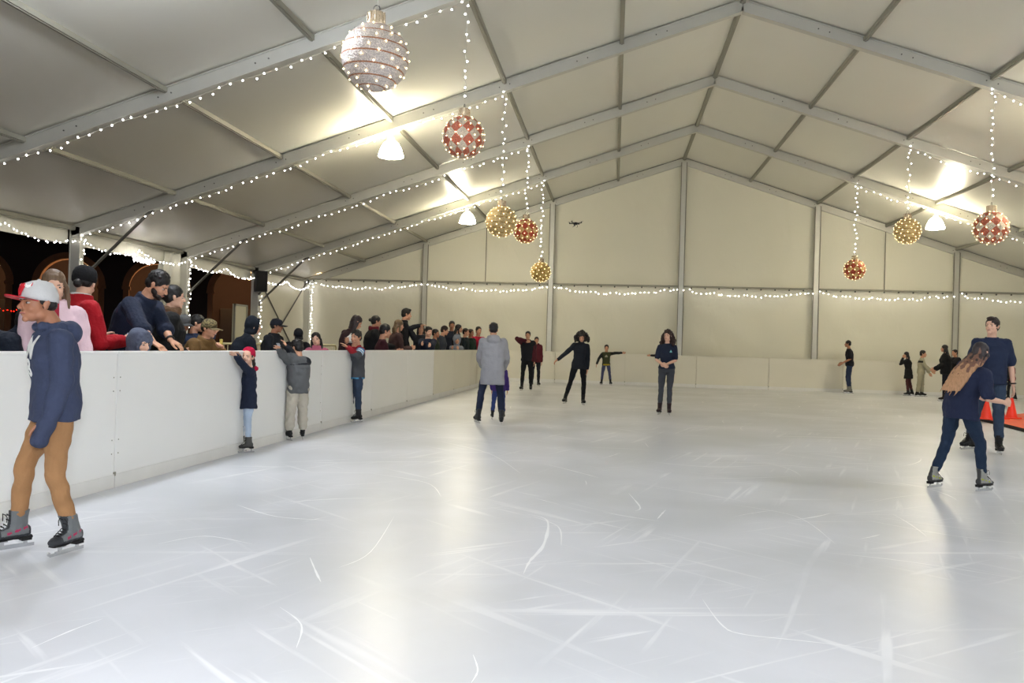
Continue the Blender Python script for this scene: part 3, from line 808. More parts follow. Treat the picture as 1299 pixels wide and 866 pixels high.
# crossed wind braces on the far left side bay
bm = bmesh.new(); bar(bm, (-EX+.05, FY[1]+.2, EAVE-.2), (-EX+.05, FY[0]-.2, .3), .025, n=8)
tag(from_bm('wind_brace', bm, [M_steel]), 'thin dark wind brace sloping down away from the loudspeaker post', 'brace')
bm = bmesh.new(); bar(bm, (-EX+.11, FY[0]-.15, EAVE-.2), (-EX+.11, FY[1]+.2, .3), .025, n=8)
tag(from_bm('wind_brace', bm, [M_steel]), 'thin dark wind brace sloping up to the far left corner', 'brace')

# pale door leaf by the loudspeaker post
bm = bmesh.new(); box(bm, (-EX-.12, 27.75, 1.25), (.06, 1.0, 2.5), bev=.01)
for yy in (27.28, 28.22): box(bm, (-EX-.08, yy, 1.25), (.05, .06, 2.5), mi=1)
box(bm, (-EX-.08, 27.75, 2.47), (.05, 1.0, .06), mi=1)
tag(from_bm('door_1', bm, [mat('door_cream', (205, 200, 172), .5), M_alu2]), kind='structure')

# gathered side curtain at the third post
def curtain():
    bm = bmesh.new(); N = 72; rings = []
    for j in range(29):
        z = .75+(EAVE-.1-.75)*j/28; t = (z-1.7)/2
        pinch = .42+.5*min(1, abs(z-1.75)/1.2)**1.2
        r = []
        for k in range(N):
            a = 2*PI*k/N
            pl = 1+.16*math.sin(9*a+1.3*math.sin(z*1.1))+.07*math.sin(17*a+z)
            r.append(bm.verts.new((.20*pinch*pl*math.cos(a), .50*pinch*pl*math.sin(a)+.05*math.sin(z*2), z)))
        rings.append(r)
    for a, b in zip(rings, rings[1:]):
        for k in range(N): bm.faces.new((a[k], a[(k+1) % N], b[(k+1) % N], b[k]))
    bm.faces.new(rings[0][::-1]); bm.faces.new(rings[-1])
    o = from_bm('side_curtain', bm, [M_val], smooth=True); o.location = (-EX-.1, 23.05, 0)
    tag(o, 'white vinyl side curtain gathered and tied back against a strung post', 'curtain')
    bm = bmesh.new(); pts = [(.115*math.cos(a), .26*math.sin(a)+.03, 1.75+.04*math.sin(a)) for a in [2*PI*k/24 for k in range(25)]]
    tube(bm, pts, .012, 8, cap=False); from_bm('tie_strap', bm, [M_dwire], o)
curtain()
o = sheet('curtain_flap', (-EX-.04, 23.6, .4), (0, .42, 0), (0, 0, EAVE-.5), 8, 24, M_val, .05, 2, 41)
tag(o, 'flat white curtain edge hanging on the far side of the gathered curtain post', 'curtain')

# ================================================================== THE RINK
BX = -6.82; BY = 33.08; BH = 1.2; RX = 13.6
bm = bmesh.new(); box(bm, ((BX+RX)/2, (BY-5.5)/2, -.05), (RX-BX, BY+5.5, .1))
tag(from_bm('floor', bm, [M_ice]), kind='structure')
M_gnd = mat('dark_paving', (62, 58, 54), .8, var=.2, vscale=.6, bump=.3, bscale=8)
bm = bmesh.new(); box(bm, (-20, 30, -.16), (140, 150, .1)); tag(from_bm('floor_outside', bm, [M_gnd]), kind='structure')
M_ply = mat('stand_plywood', (96, 80, 62), .7, var=.2, vscale=2)
PZ = 0.
bm = bmesh.new(); box(bm, ((-EX+.3+BX-.16)/2, (BY-5)/2, PZ/2-.05), (EX-.3+BX-.16, BY+5, PZ+.1))
tag(from_bm('floor_spectator_platform', bm, [M_ply]), kind='structure')

M_bard = mat('barrier_plastic_stained', (214, 208, 188), .5)
nt, ns, lk = nodes_of(M_bard)
def stain(m, col, colb, lo, hi, sc):
    nt, ns, lk = nodes_of(m); b = ns['Principled BSDF']
    tc = ns.new('ShaderNodeTexCoord'); mp = ns.new('ShaderNodeMapping'); mp.inputs['Scale'].default_value = (1, 1, .45)
    n = ns.new('ShaderNodeTexNoise'); n.inputs['Scale'].default_value = sc; n.inputs['Detail'].default_value = 6
    lk.new(tc.outputs['Object'], mp.inputs['Vector']); lk.new(mp.outputs['Vector'], n.inputs['Vector'])
    r = ns.new('ShaderNodeMapRange'); r.inputs['From Min'].default_value = lo; r.inputs['From Max'].default_value = hi; r.inputs['To Max'].default_value = .8
    lk.new(n.outputs['Fac'], r.inputs['Value'])
    mx = ns.new('ShaderNodeMix'); mx.data_type = 'RGBA'; mx.inputs['A'].default_value = lin(col); mx.inputs['B'].default_value = lin(colb)
    lk.new(r.outputs['Result'], mx.inputs['Factor']); lk.new(mx.outputs['Result'], b.inputs['Base Color'])
stain(M_bard, (218, 214, 200), (150, 140, 116), .52, .85, 1.3)
M_farbar = mat('barrier_plastic_warm_lit', (222, 218, 203), .5, var=.05, vscale=1.)  # warm lamp light on the far boards is put into this colour
bm = bmesh.new(); bar(bm, (0, -.003, 0), (0, .01, 0), .006, n=8); SCREW = bpy.data.meshes.new('screw'); bm.to_mesh(SCREW); bm.free(); SCREW.materials.append(M_alu2)
def panel(p, rz, L, material, label, group, near=False):
    """one board: facing sheet, cap rail, kick plate; local x along the board, ice on the -y side"""
    t = empty('rink_barrier_panel', p, rz); tag(t, label, 'rink barrier', group)
    bm = bmesh.new(); box(bm, (L/2, .05, BH/2+.001), (L-.014, .1, BH-.03), bev=.006)
    f = from_bm('facing_board', bm, [material], t)
    bm = bmesh.new(); box(bm, (L/2, .05, BH-.012), (L-.008, .125, .024), bev=.008); from_bm('cap_rail', bm, [material], t)
    bm = bmesh.new(); box(bm, (L/2, -.004, .06), (L-.012, .012, .12), bev=.004); from_bm('kick_plate', bm, [M_kick], t)
    for z in (.3, .42, .85, .97) if near else ():
        for x in (.05, L-.05):
            o = bpy.data.objects.new('screw', SCREW); C.objects.link(o); o.parent = t; o.location = (x, 0, z)
    bm = bmesh.new(); box(bm, (L+.0, .0, .12), (.03, .02, .035)); from_bm('latch', bm, [M_alu2], t)
PW = 2.68; k0 = -4
y = 7.08-PW*4; k = 0
along = ['behind the camera', 'beside the camera', 'beside the camera', 'cut by the left edge behind the boy in the cap', 'in front of the leaning man, left of the girl in the red beanie',
         'behind the girl in the red beanie', 'behind the boy in the grey jacket', 'behind the boy with striped sleeves', 'right of the boy with striped sleeves', 'second right of the boy with striped sleeves',
         'third right of the boy with striped sleeves', 'fourth right of the boy with striped sleeves', 'stained, just left of the man in grey', 'behind the man in grey, in the far corner']
# left side; far ones have lamp warmth in their colour, some also carry dirt
ys = []
while y < BY-.3:
    ys.append((y, min(PW, BY-y))); y += PW
names = {7.08-PW*1: 'cut by the left edge of the view, behind the boy in the cap'}
lab = ['nearer than the view', 'nearer than the view', 'nearer than the view', 'cut by the left edge, behind the boy',
       'below the leaning man with the watch', 'behind the girl in the crimson beanie', 'behind the boy in pale trousers', 'just left of the striped sleeve boy',
       'behind the striped sleeve boy', 'first right of the striped sleeve boy', 'second right of the striped sleeve boy', 'third right of the striped sleeve boy',
       'stained brown, left of the man in grey', 'far corner, mostly behind the man in grey', 'last sliver in the far corner']
for i, (yy, L) in enumerate(ys):
    m = M_bar if i < 9 else (M_farbar if i < 11 else (M_bard if i < 13 else M_farbar))
    panel((BX, yy, 0), PI/2, L, m, 'white left barrier panel '+lab[min(i, len(lab)-1)], 'left side barrier panels', 2 < i < 6)
lab2 = ['in the far left corner, behind the man in grey', 'behind the couple in dark jackets', 'left of the skater with big curly hair', 'behind the child with outstretched arms', 'right of the skater in the navy polo',
        'second right of the skater in the navy polo', 'just left of the skater in profile', 'between the skater in profile and the child in cream', 'behind the woman with long black hair', 'right of the man in the navy polo', 'outside the right edge', 'outside the right edge']
x = -4.72-PW; i = 0
x = x
xs_b = []
x0 = BX
xs_b.append((BX, (-4.72)-BX))
x = -4.72
while x < RX-.2:
    xs_b.append((x, min(PW, RX-x))); x += PW
lab2 = ['far left corner, behind the man in grey', 'behind the skater with big curly hair', 'behind the child with outstretched arms', 'just right of the skater in the navy polo', 'second right of the skater in the navy polo',
        'behind the lone skater in profile', 'behind the child in cream clothes', 'right end, behind the woman with long black hair']
for i, (xx, L) in enumerate(xs_b):
    panel((xx, BY, 0), 0, L, M_farbar, 'white far end barrier panel, '+lab2[min(i, 7)], 'far end barrier panels')
for i in range(14):
    yy = BY-PW*(i+1)
    if yy < -5.5: break
    panel((RX, yy+PW, 0), -PI/2, PW, M_bar, 'white rink barrier panel on the right side', 'right side barrier panels')
for i in range(8):
    xx = BX+i*PW
    panel((min(xx+PW, RX), -5.45, 0), PI, min(PW, RX-xx), M_bar, 'white rink barrier panel behind the camera', 'near end barrier panels')

# metal crowd barrier behind the boards
M_cream = mat('cream_paint', (206, 196, 150), .45)
for k in range(5):
    y0 = 7.3+k*2.5; X = -9.0
    bm = bmesh.new(); z0, z1 = PZ+.1, PZ+1.25
    tube(bm, [(X, y0, z0), (X, y0, z1-.06), (X, y0+.06, z1), (X, y0+2.24, z1), (X, y0+2.3, z1-.06), (X, y0+2.3, z0), (X, y0, z0)], .019, 8)
    for q in range(1, 16): tube(bm, [(X, y0+q*.144, z0), (X, y0+q*.144, z1)], .008, 6)
    for q in (.3, 2.0): tube(bm, [(X-.2, y0+q, PZ+.02), (X, y0+q, z0), (X+.2, y0+q, PZ+.02)], .014, 6)
    o = from_bm('crowd_barrier', bm, [M_cream], smooth=True)
    tag(o, 'cream tubular crowd barrier ' + ['behind the woman in pink', 'between the red jacket and the leaning man', 'behind the woman in the black coat', 'between the man in the brown jacket and the hooded man', 'farthest one behind the capped men'][k], 'crowd barrier', 'crowd barriers')

# orange pad and traffic cones at the right
M_or = mat('orange_pad', (214, 84, 50), .55, var=.1, vscale=3)
M_cone = mat('cone_orange', (240, 52, 22), .4)
pz = .07
quad = [ground(1243, 533.5, 0), ground(1345, 560, 0), ground(1440, 541, 0), ground(1330, 524.5, 0)]
bm = bmesh.new()
lo = [bm.verts.new((p.x, p.y, 0)) for p in quad]; hi = [bm.verts.new((p.x, p.y, pz)) for p in quad]
f = bm.faces.new(hi); f.material_index = 0
for k in range(4):
    f = bm.faces.new((lo[k], lo[(k+1) % 4], hi[(k+1) % 4], hi[k])); f.material_index = 1
bm.faces.new(lo[::-1])
bmesh.ops.recalc_face_normals(bm, faces=bm.faces)
tag(from_bm('foam_pad', bm, [M_or, M_rub]), 'flat orange pad with a black edge lying on the ice at the right edge', 'pad')
def cone(p, label):
    t = empty('traffic_cone', p, rnd.random()); tag(t, label, 'traffic cone', 'traffic cones')
    bm = bmesh.new(); lathe(bm, [(.12, .03), (.115, .045), (.03, .44), (.025, .455), (.016, .455), (.016, .43), (0, .43)], 24); from_bm('cone_body', bm, [M_cone], t, True)
    bm = bmesh.new(); box(bm, (0, 0, .015), (.29, .29, .03), bev=.008); from_bm('base', bm, [M_cone], t)
for (px, py, l) in ((1283, 530.5, 'bright orange traffic cone standing alone in the open, rightmost of three'), (1268, 531.0, 'bright orange traffic cone half hidden by the knee of the tall man'), (1251, 531.5, 'bright orange traffic cone between the two navy shirts, leftmost of three')):
    g = ground(px, py, pz); cone((g.x, g.y, pz), l)

# curved skate marks scratched in the ice (snow ridges)
M_snow = mat('ice_shavings', (246, 247, 249), .8)
bm = bmesh.new()
def scratch(pts, w):
    n = len(pts); L = []; R = []
    for i, p in enumerate(pts):
        a = pts[max(i-1, 0)]; b = pts[min(i+1, n-1)]; d = Vector((b[0]-a[0], b[1]-a[1], 0)).normalized(); nn = Vector((-d.y, d.x, 0))
        ww = w*math.sin(PI*(i+.6)/(n+.2))*(.6+.7*rnd.random())
        L.append(bm.verts.new((p[0]+nn.x*ww, p[1]+nn.y*ww, .0015))); R.append(bm.verts.new((p[0]-nn.x*ww, p[1]-nn.y*ww, .0015)))
    for i in range(n-1): bm.faces.new((L[i], L[i+1], R[i+1], R[i]))
def px_curve(pp, w):
    g = [ground(*q) for q in pp]; out = []
    for i in range(len(g)-1):
        a, b = g[max(i-1, 0)], g[i]; c, d = g[i+1], g[min(i+2, len(g)-1)]
        for t in [k/6 for k in range(6)]:
            out.append(tuple(.5*((2*b[j])+(-a[j]+c[j])*t+(2*a[j]-5*b[j]+4*c[j]-d[j])*t*t+(-a[j]+3*b[j]-3*c[j]+d[j])*t**3) for j in (0, 1)))
    out.append((g[-1].x, g[-1].y)); scratch(out, w)
for pp, w in (([(668, 652), (694, 660), (690, 690), (672, 712), (664, 728)], .012), ([(676, 655), (708, 668), (712, 692)], .006), ([(891, 760), (915, 792), (940, 804), (1010, 812), (1120, 824)], .006),
              ([(393, 707), (402, 728), (407, 738)], .006), ([(355, 770), (382, 792), (376, 822)], .005), ([(40, 822), (90, 800), (130, 785)], .005), ([(1040, 700), (1150, 712), (1299, 735)], .006),
              ([(1100, 660), (1200, 678), (1299, 690)], .007), ([(797, 625), (812, 643), (806, 648)], .008), ([(690, 588), (730, 598), (760, 606)], .01), ([(300, 640), (350, 655), (420, 660)], .008),
              ([(985, 553), (1100, 556), (1180, 561)], .03), ([(560, 560), (620, 575), (660, 600)], .008), ([(820, 585), (900, 592), (980, 590)], .012), ([(470, 600), (540, 612), (560, 630)], .006),
              ([(200, 690), (260, 680), (320, 690)], .006), ([(600, 830), (606, 850), (598, 866)], .004), ([(930, 640), (1010, 655), (1060, 690)], .005), ([(500, 655), (470, 700), (430, 720)], .004)):
    px_curve(pp, w)
for k in range(240):
    x, y = rnd.uniform(-6, 12), rnd.uniform(6, 30); a = rnd.uniform(0, 2*PI); cv = rnd.uniform(-.5, .5); L = rnd.uniform(.3, 1.6); pts = []
    for i in range(12):
        pts.append((x, y)); x += math.cos(a)*L/12; y += math.sin(a)*L/12; a += cv/12*L*1.5
    scratch(pts, rnd.uniform(.002, .006)*(1+y/14))
o = from_bm('ice_shavings', bm, [M_snow]); tag(o, 'thin curved lines of white ice shavings scratched across the rink', 'skate marks', kind='stuff')

# ================================================================== LAMPS
M_lamp = mat('lamp_glow', (255, 252, 235), .4, emis=(255, 243, 212), estr=LAMP)
M_lampc = mat('lamp_glow_cool', (250, 252, 255), .4, emis=(236, 242, 255), estr=LAMPC)
M_cap = mat('lamp_housing', (210, 208, 200), .4, .3)
def lamp(x, y, label, glow=None):
    t = empty('pendant_lamp', (x, y, roofz(x)-.3)); tag(t, label, 'pendant lamp', 'pendant lamps')
    bm = bmesh.new(); lathe(bm, [(0, -.10), (.07, -.10), (.08, -.16), (.075, -.20), (0, -.20)], 20); bar(bm, (0, 0, .05), (0, 0, -.1), .012, n=8); from_bm('housing', bm, [M_cap], t, True)
    bm = bmesh.new(); prof = [(0, -.19), (.09, -.20), (.17, -.27), (.23, -.38), (.275, -.52), (.28, -.55), (.26, -.56), (0, -.57)]; lathe(bm, prof, 28); from_bm('lamp_shade', bm, [glow or M_lamp], t, True)
for y, w in ((FY[3], 'near'), (FY[1], 'far'), (FY[5], 'overhead'), (FY[7], 'behind the camera')):
    for s in (-1, 1):
        l = {('near', -1): 'glowing white bell shaped pendant lamp below the big striped ornament', ('far', -1): 'small glowing bell shaped pendant lamp in the distance below the red and silver harlequin ornament',
             ('far', 1): 'glowing bell shaped pendant lamp at the right, beside the gold ornament'}.get((w, s), 'glowing white pendant lamp outside the view')
        lamp(s*7.5, y, l, M_lampc if w in ('overhead', 'behind the camera') else None)

# ================================================================== LIGHT STRINGS
bulb_me = None
def bulb_mesh(r, m, name):
    bm = bmesh.new(); bmesh.ops.create_icosphere(bm, subdivisions=1, radius=r); me = bpy.data.meshes.new(name); bm.to_mesh(me); bm.free(); me.materials.append(m); return me
BW = bulb_mesh(.016, M_bulb, 'bulb'); BWs = bulb_mesh(.017, M_bulb, 'bulb'); BO = bulb_mesh(.009, M_warm, 'bulb'); BR = bulb_mesh(.012, M_red, 'bulb')
def resample(pts, step):
    out = []; acc = 0
    for a, b in zip(pts, pts[1:]):
        a, b = Vector(a), Vector(b); L = (b-a).length
        while acc <= L:
            out.append(a.lerp(b, acc/L if L else 0)); acc += step
        acc -= L
    return out
def string(pts, step, label, group, me=BW, jit=.042, wire=M_wire, cat='string lights', maxn=98):
    t = empty('string_lights', tuple(pts[0])); tag(t, label, cat, group)
    P0 = Vector(pts[0])
    bm = bmesh.new(); tube(bm, [Vector(p)-P0 for p in pts], .004, 5); from_bm('wire', bm, [wire], t)
    bs = resample(pts, step)[:maxn]
    for p in bs:
        o = bpy.data.objects.new('bulb', me); C.objects.link(o); o.parent = t
        o.location = p-P0+Vector((rnd.uniform(-jit, jit), rnd.uniform(-jit, jit), rnd.uniform(-jit, jit*.3)))
def swag(a, b, sag, n=12, waves=1):
    a, b = Vector(a), Vector(b); out = []
    for i in range(n*waves+1):
        t = i/(n*waves); p = a.lerp(b, t); u = (t*waves) % 1
        p.z -= sag*4*u*(1-u) if i != n*waves else 0
        out.append(p)
    return out
def raft(x, y, off=.06): return Vector((x, y-.08, roofz(x)-.27-off))
FN = {5: 'nearest the camera', 4: 'with the upper left corner ornament row, fourth from the far wall', 3: 'third from the far wall', 2: 'second from the far wall', 1: 'first from the far wall'}
for n in (1, 2, 3, 4, 5):
    for s in (-1, 1):
        pts = []
        a, b = raft(s*(EX-.3), FY[n]), raft(s*5.0, FY[n])
        pts = swag(a, b, .05, 6, 5)
        where = {1: 'next to the far wall', 2: 'second from the far wall', 3: 'third from the far wall', 4: 'fourth from the far wall', 5: 'fifth from the far wall'}[n]
        string(pts, .2, 'white string lights along the %s rafter, %s' % ('left' if s < 0 else 'right', where), 'rafter light strings')
for n in (1, 2, 3, 4):
    a = Vector((-EX+.22, FY[n]+.0, EAVE-.28)); b = Vector((-EX+.22, FY[n-1], EAVE-.28))
    st = {1: 'from the loudspeaker post to the far corner', 2: 'between the gathered curtain and the loudspeaker post', 3: 'from the red jacket woman to the gathered curtain', 4: 'at the left edge of the view'}[n]
    string(swag(a, b, .2, 12, 2), .14, 'drooping white lights under the left eave, '+st, 'eave light strings', jit=.04)
for n, st in ((0, 'in the far left corner'), (1, 'beside the loudspeaker'), (2, 'by the gathered curtain'), (3, 'behind the woman in the red jacket'), (4, 'outside the left edge')):
    pts = [Vector((-EX+.36+.04*math.sin(k*1.3), FY[n]-.1, EAVE-.3-k*.15)) for k in range(16 if n > 0 else 19)]
    string(pts, .12, 'string of white lights hanging down the side post '+st, 'post light strings', me=BWs if n < 2 else BW)
# tangle at the eave
P = []
for k in range(60):
    P.append(Vector((-EX+.25+rnd.uniform(-.05, .05), 20.6+.9*k/60+.12*math.sin(k*1.7), EAVE-.52+.07*math.sin(k*2.3))))
string(P, .12, 'bunched tangle of white lights at the lowest point of the left eave', None, jit=.02)
bays = ((-15, -10), (-10, -5), (-5, 0), (0, 5), (5, 10), (10, 15))
for k, (xa, xb) in enumerate(bays):
    pts = [Vector((xa+(xb-xa)*t/24+(.15 if t == 0 else 0), D-.22, EAVE-.10-.22*4*(t/24)*(1-t/24)-.035*math.sin(t*1.3+k))) for t in range(25)]
    string(pts, .16, 'scalloped string of white lights across the far wall, %s bay from the left' % ['first', 'second', 'third', 'fourth', 'fifth', 'sixth'][k], 'far wall light strings', me=BWs, jit=.05)

# ================================================================== ORNAMENTS
def orn_mat(name, kind, ca, cb):
    m = mat(name, ca, .34, .25); nt, ns, lk = nodes_of(m); b = ns['Principled BSDF']
    tc = ns.new('ShaderNodeTexCoord'); sp = ns.new('ShaderNodeSeparateXYZ'); lk.new(tc.outputs['Object'], sp.inputs[0])
    def mth(op, a, bb=None):
        n = ns.new('ShaderNodeMath'); n.operation = op
        for i, q in enumerate((a, bb)):
            if q is None: continue
            if isinstance(q, (int, float)): n.inputs[i].default_value = q
            else: lk.new(q, n.inputs[i])
        return n.outputs[0]
    lon = mth('MULTIPLY', mth('ARCTAN2', sp.outputs['Y'], sp.outputs['X']), 1/(2*PI))
    z = mth('DIVIDE', sp.outputs['Z'], .34)
    lat = mth('MULTIPLY', mth('ARCSINE', z), 1/PI)
    if kind == 'diamond':
        u = mth('MULTIPLY', lon, 10); v = mth('MULTIPLY', lat, 5)
        p = mth('FLOOR', mth('ADD', u, v)); q = mth('FLOOR', mth('SUBTRACT', u, v))
        # diamonds where the two skew families cross
        fa = mth('MODULO', mth('ADD', mth('ADD', p, q), 100), 2)
        f = mth('GREATER_THAN', mth('ABSOLUTE', fa), .5)
    elif kind == 'swirl':
        w = mth('ADD', mth('MULTIPLY', lat, 9.0), lon)
        fr = mth('FRACT', mth('ADD', w, 50)); f = mth('LESS_THAN', fr, .13)
    else:
        n = ns.new('ShaderNodeTexVoronoi'); n.inputs['Scale'].default_value = 9; lk.new(tc.outputs['Object'], n.inputs['Vector'])
        f = mth('LESS_THAN', n.outputs['Distance'], .35)
    mx = ns.new('ShaderNodeMix'); mx.data_type = 'RGBA'; mx.inputs['A'].default_value = lin(ca); mx.inputs['B'].default_value = lin(cb)
    lk.new(f, mx.inputs['Factor'])
    # glitter flecks
    vg = ns.new('ShaderNodeTexVoronoi'); vg.inputs['Scale'].default_value = 75; lk.new(tc.outputs['Object'], vg.inputs['Vector'])
    mg = ns.new('ShaderNodeMix'); mg.data_type = 'RGBA'; mg.blend_type = 'MULTIPLY'; mg.inputs['Factor'].default_value = .55
    lk.new(mx.outputs['Result'], mg.inputs['A']); 
    gr = ns.new('ShaderNodeMapRange'); gr.inputs['From Max'].default_value = .6; gr.inputs['To Min'].default_value = 1.5; gr.inputs['To Max'].default_value = .45
    lk.new(vg.outputs['Distance'], gr.inputs['Value']); cmb = ns.new('ShaderNodeCombineColor')
    for i in range(3): lk.new(gr.outputs['Result'], cmb.inputs[i])
    lk.new(cmb.outputs[0], mg.inputs['B']); lk.new(mg.outputs['Result'], b.inputs['Base Color'])
    bp = ns.new('ShaderNodeBump'); bp.inputs['Strength'].default_value = .8; bp.inputs['Distance'].default_value = .01
    lk.new(vg.outputs['Distance'], bp.inputs['Height']); lk.new(bp.outputs['Normal'], b.inputs['Normal'])
    return m
M_o1 = orn_mat('ornament_silver_swirl', 'swirl', (226, 214, 206), (186, 128, 92))
M_o2 = orn_mat('ornament_harlequin', 'diamond', (230, 214, 190), (216, 120, 92))
M_o3 = orn_mat('ornament_gold_swirl', 'swirl', (222, 196, 140), (190, 150, 84))
M_o4 = orn_mat('ornament_red_gold', 'diamond', (222, 180, 120), (196, 84, 62))
M_o5 = orn_mat('ornament_gold', 'gold', (216, 184, 112), (188, 146, 72))
M_ocap = mat('ornament_crown', (226, 208, 180), .25, .6, bump=.5, bscale=60)
def ornament(px, py, n, side_, m, label, nb, short):
    y = FY[n]-.0 if n < 5 else FY[5]-.4
    p = onY(px, py, FY[n]-.12)
    R = .335
    t = empty('ornament_ball', (p.x, p.y, p.z-R), rnd.uniform(0, 6)); tag(t, label, 'christmas ornament', 'giant hanging ornaments')
    bm = bmesh.new(); bmesh.ops.create_uvsphere(bm, u_segments=48, v_segments=28, radius=R); b = from_bm('ball', bm, [m], t, True); b.location = (0, 0, R)
    bm = bmesh.new(); lathe(bm, [(0, 0), (.085, -.01), (.09, .02), (.08, .05), (.085, .1), (.075, .125), (0, .13)], 20)
    for k in range(10):
        a = 2*PI*k/10; bar(bm, (.088*math.cos(a), .088*math.sin(a), -.01), (.088*math.cos(a), .088*math.sin(a), .12), .008, n=6)
    c = from_bm('crown', bm, [M_ocap], t, True); c.location = (0, 0, 2*R-.01)
    bm = bmesh.new(); tube(bm, [(.035*math.sin(a), 0, .04-.04*math.cos(a)) for a in [2*PI*k/16 for k in range(17)]], .006, 6, cap=False); h = from_bm('hook', bm, [M_steel], t, True); h.location = (0, 0, 2*R+.11)
    for k in range(nb):
        zz = 1-2*(k+.5)/nb; a = k*2.399963; rr = math.sqrt(1-zz*zz)
        o = bpy.data.objects.new('bulb', BO); C.objects.link(o); o.parent = t
        v = Vector((rr*math.cos(a)+rnd.uniform(-.06, .06), rr*math.sin(a)+rnd.uniform(-.06, .06), zz)).normalized()*(R+.004)
        o.location = v+Vector((0, 0, R))
    top = Vector((p.x, p.y, p.z+R+.18)); xr = p.x
    a = Vector((xr, FY[n]-.12, roofz(xr)-.27))
    L = (a-top).length; nn = max(6, int(L/.1))
    pts = [a.lerp(top, k/nn)+Vector((.018*math.sin(k*1.9), .018*math.cos(k*1.3), 0)) for k in range(nn+1)]
    string(pts, .15, 'vertical string of white lights above the '+short, 'ornament drop strings', jit=.04, maxn=90)
ornament(476, 73, 5, -1, M_o1, 'giant silver ornament ball with copper spiral stripes, nearest and biggest', 90, 'big striped silver ornament')
ornament(588, 174, 4, -1, M_o2, 'red and silver harlequin ornament ball near the second lamp, left of centre', 80, 'left red and silver ornament')
ornament(636, 281, 3, -1, M_o3, 'pale gold swirl ornament ball at left, overlapping a red one', 80, 'pale gold ornament at left')
ornament(667, 293, 2, -1, M_o4, 'red and gold harlequin ornament ball touching the pale gold one in view', 70, 'red and gold ornament at left')
ornament(686, 345, 1, -1, M_o5, 'small gold glitter ornament ball at left, lowest and farthest of its row', 70, 'small gold glitter ornament')
ornament(1257, 289, 3, 1, M_o2, 'red and silver harlequin ornament ball at the right edge', 80, 'ornament at the right edge')
ornament(1151, 293, 2, 1, M_o3, 'pale gold ornament ball at right, beside the glowing lamp', 90, 'pale gold ornament at right')
ornament(1084, 342, 1, 1, M_o4, 'small red and gold ornament ball at right, lowest of its row', 60, 'small red and gold ornament at right')

# ================================================================== SMALL THINGS
# loudspeaker on the post
p = onY(331, 357, FY[1]-.25)
t = empty('loudspeaker', (p.x, p.y, p.z), .5); tag(t, 'black loudspeaker hanging on the side post above the hooded man', 'loudspeaker')
bm = bmesh.new(); box(bm, (0, 0, 0), (.42, .36, .72), bev=.04); from_bm('cabinet', bm, [M_black], t)
bm = bmesh.new(); box(bm, (0, -.19, 0), (.36, .02, .64), bev=.008); from_bm('grille', bm, [M_rub], t)
bm = bmesh.new(); bar(bm, (0, 0, -.36), (-.05, .1, -.45), .05, .05); box(bm, (-.1, .12, -.1), (.18, .1, .2)); from_bm('bracket', bm, [M_steel], t)
# camera drone
p = onY(730, 283.5, 21.0)
t = empty('drone', tuple(p), .3); tag(t, 'tiny dark camera drone hovering in front of the far wall', 'drone')
bm = bmesh.new(); bmesh.ops.create_icosphere(bm, subdivisions=2, radius=.06, matrix=Matrix.Diagonal((1, 1.5, .6, 1))); from_bm('body', bm, [M_black], t, True)
for k in range(4):
    a = PI/4+k*PI/2; e = Vector((math.cos(a)*.17, math.sin(a)*.17, .01))
    bm = bmesh.new(); bar(bm, (0, 0, 0), e, .012, n=6); bar(bm, e-Vector((0, 0, .01)), e+Vector((0, 0, .03)), .012, n=8); from_bm('arm', bm, [M_black], t)
    bm = bmesh.new(); q = k*.7; d = Vector((math.cos(q), math.sin(q), 0))*.06; bar(bm, e+Vector((0, 0, .033))-d, e+Vector((0, 0, .033))+d, .014, .003); from_bm('rotor', bm, [M_black], t)
for s in (-1, 1):
    bm = bmesh.new(); tube(bm, [(s*.03, -.02, -.02), (s*.05, -.02, -.08), (s*.05, .08, -.08)], .006, 6); from_bm('leg', bm, [M_black], t)
bm = bmesh.new(); bmesh.ops.create_icosphere(bm, subdivisions=2, radius=.022, matrix=Matrix.Translation((0, .08, -.035))); from_bm('camera', bm, [M_steel], t, True)

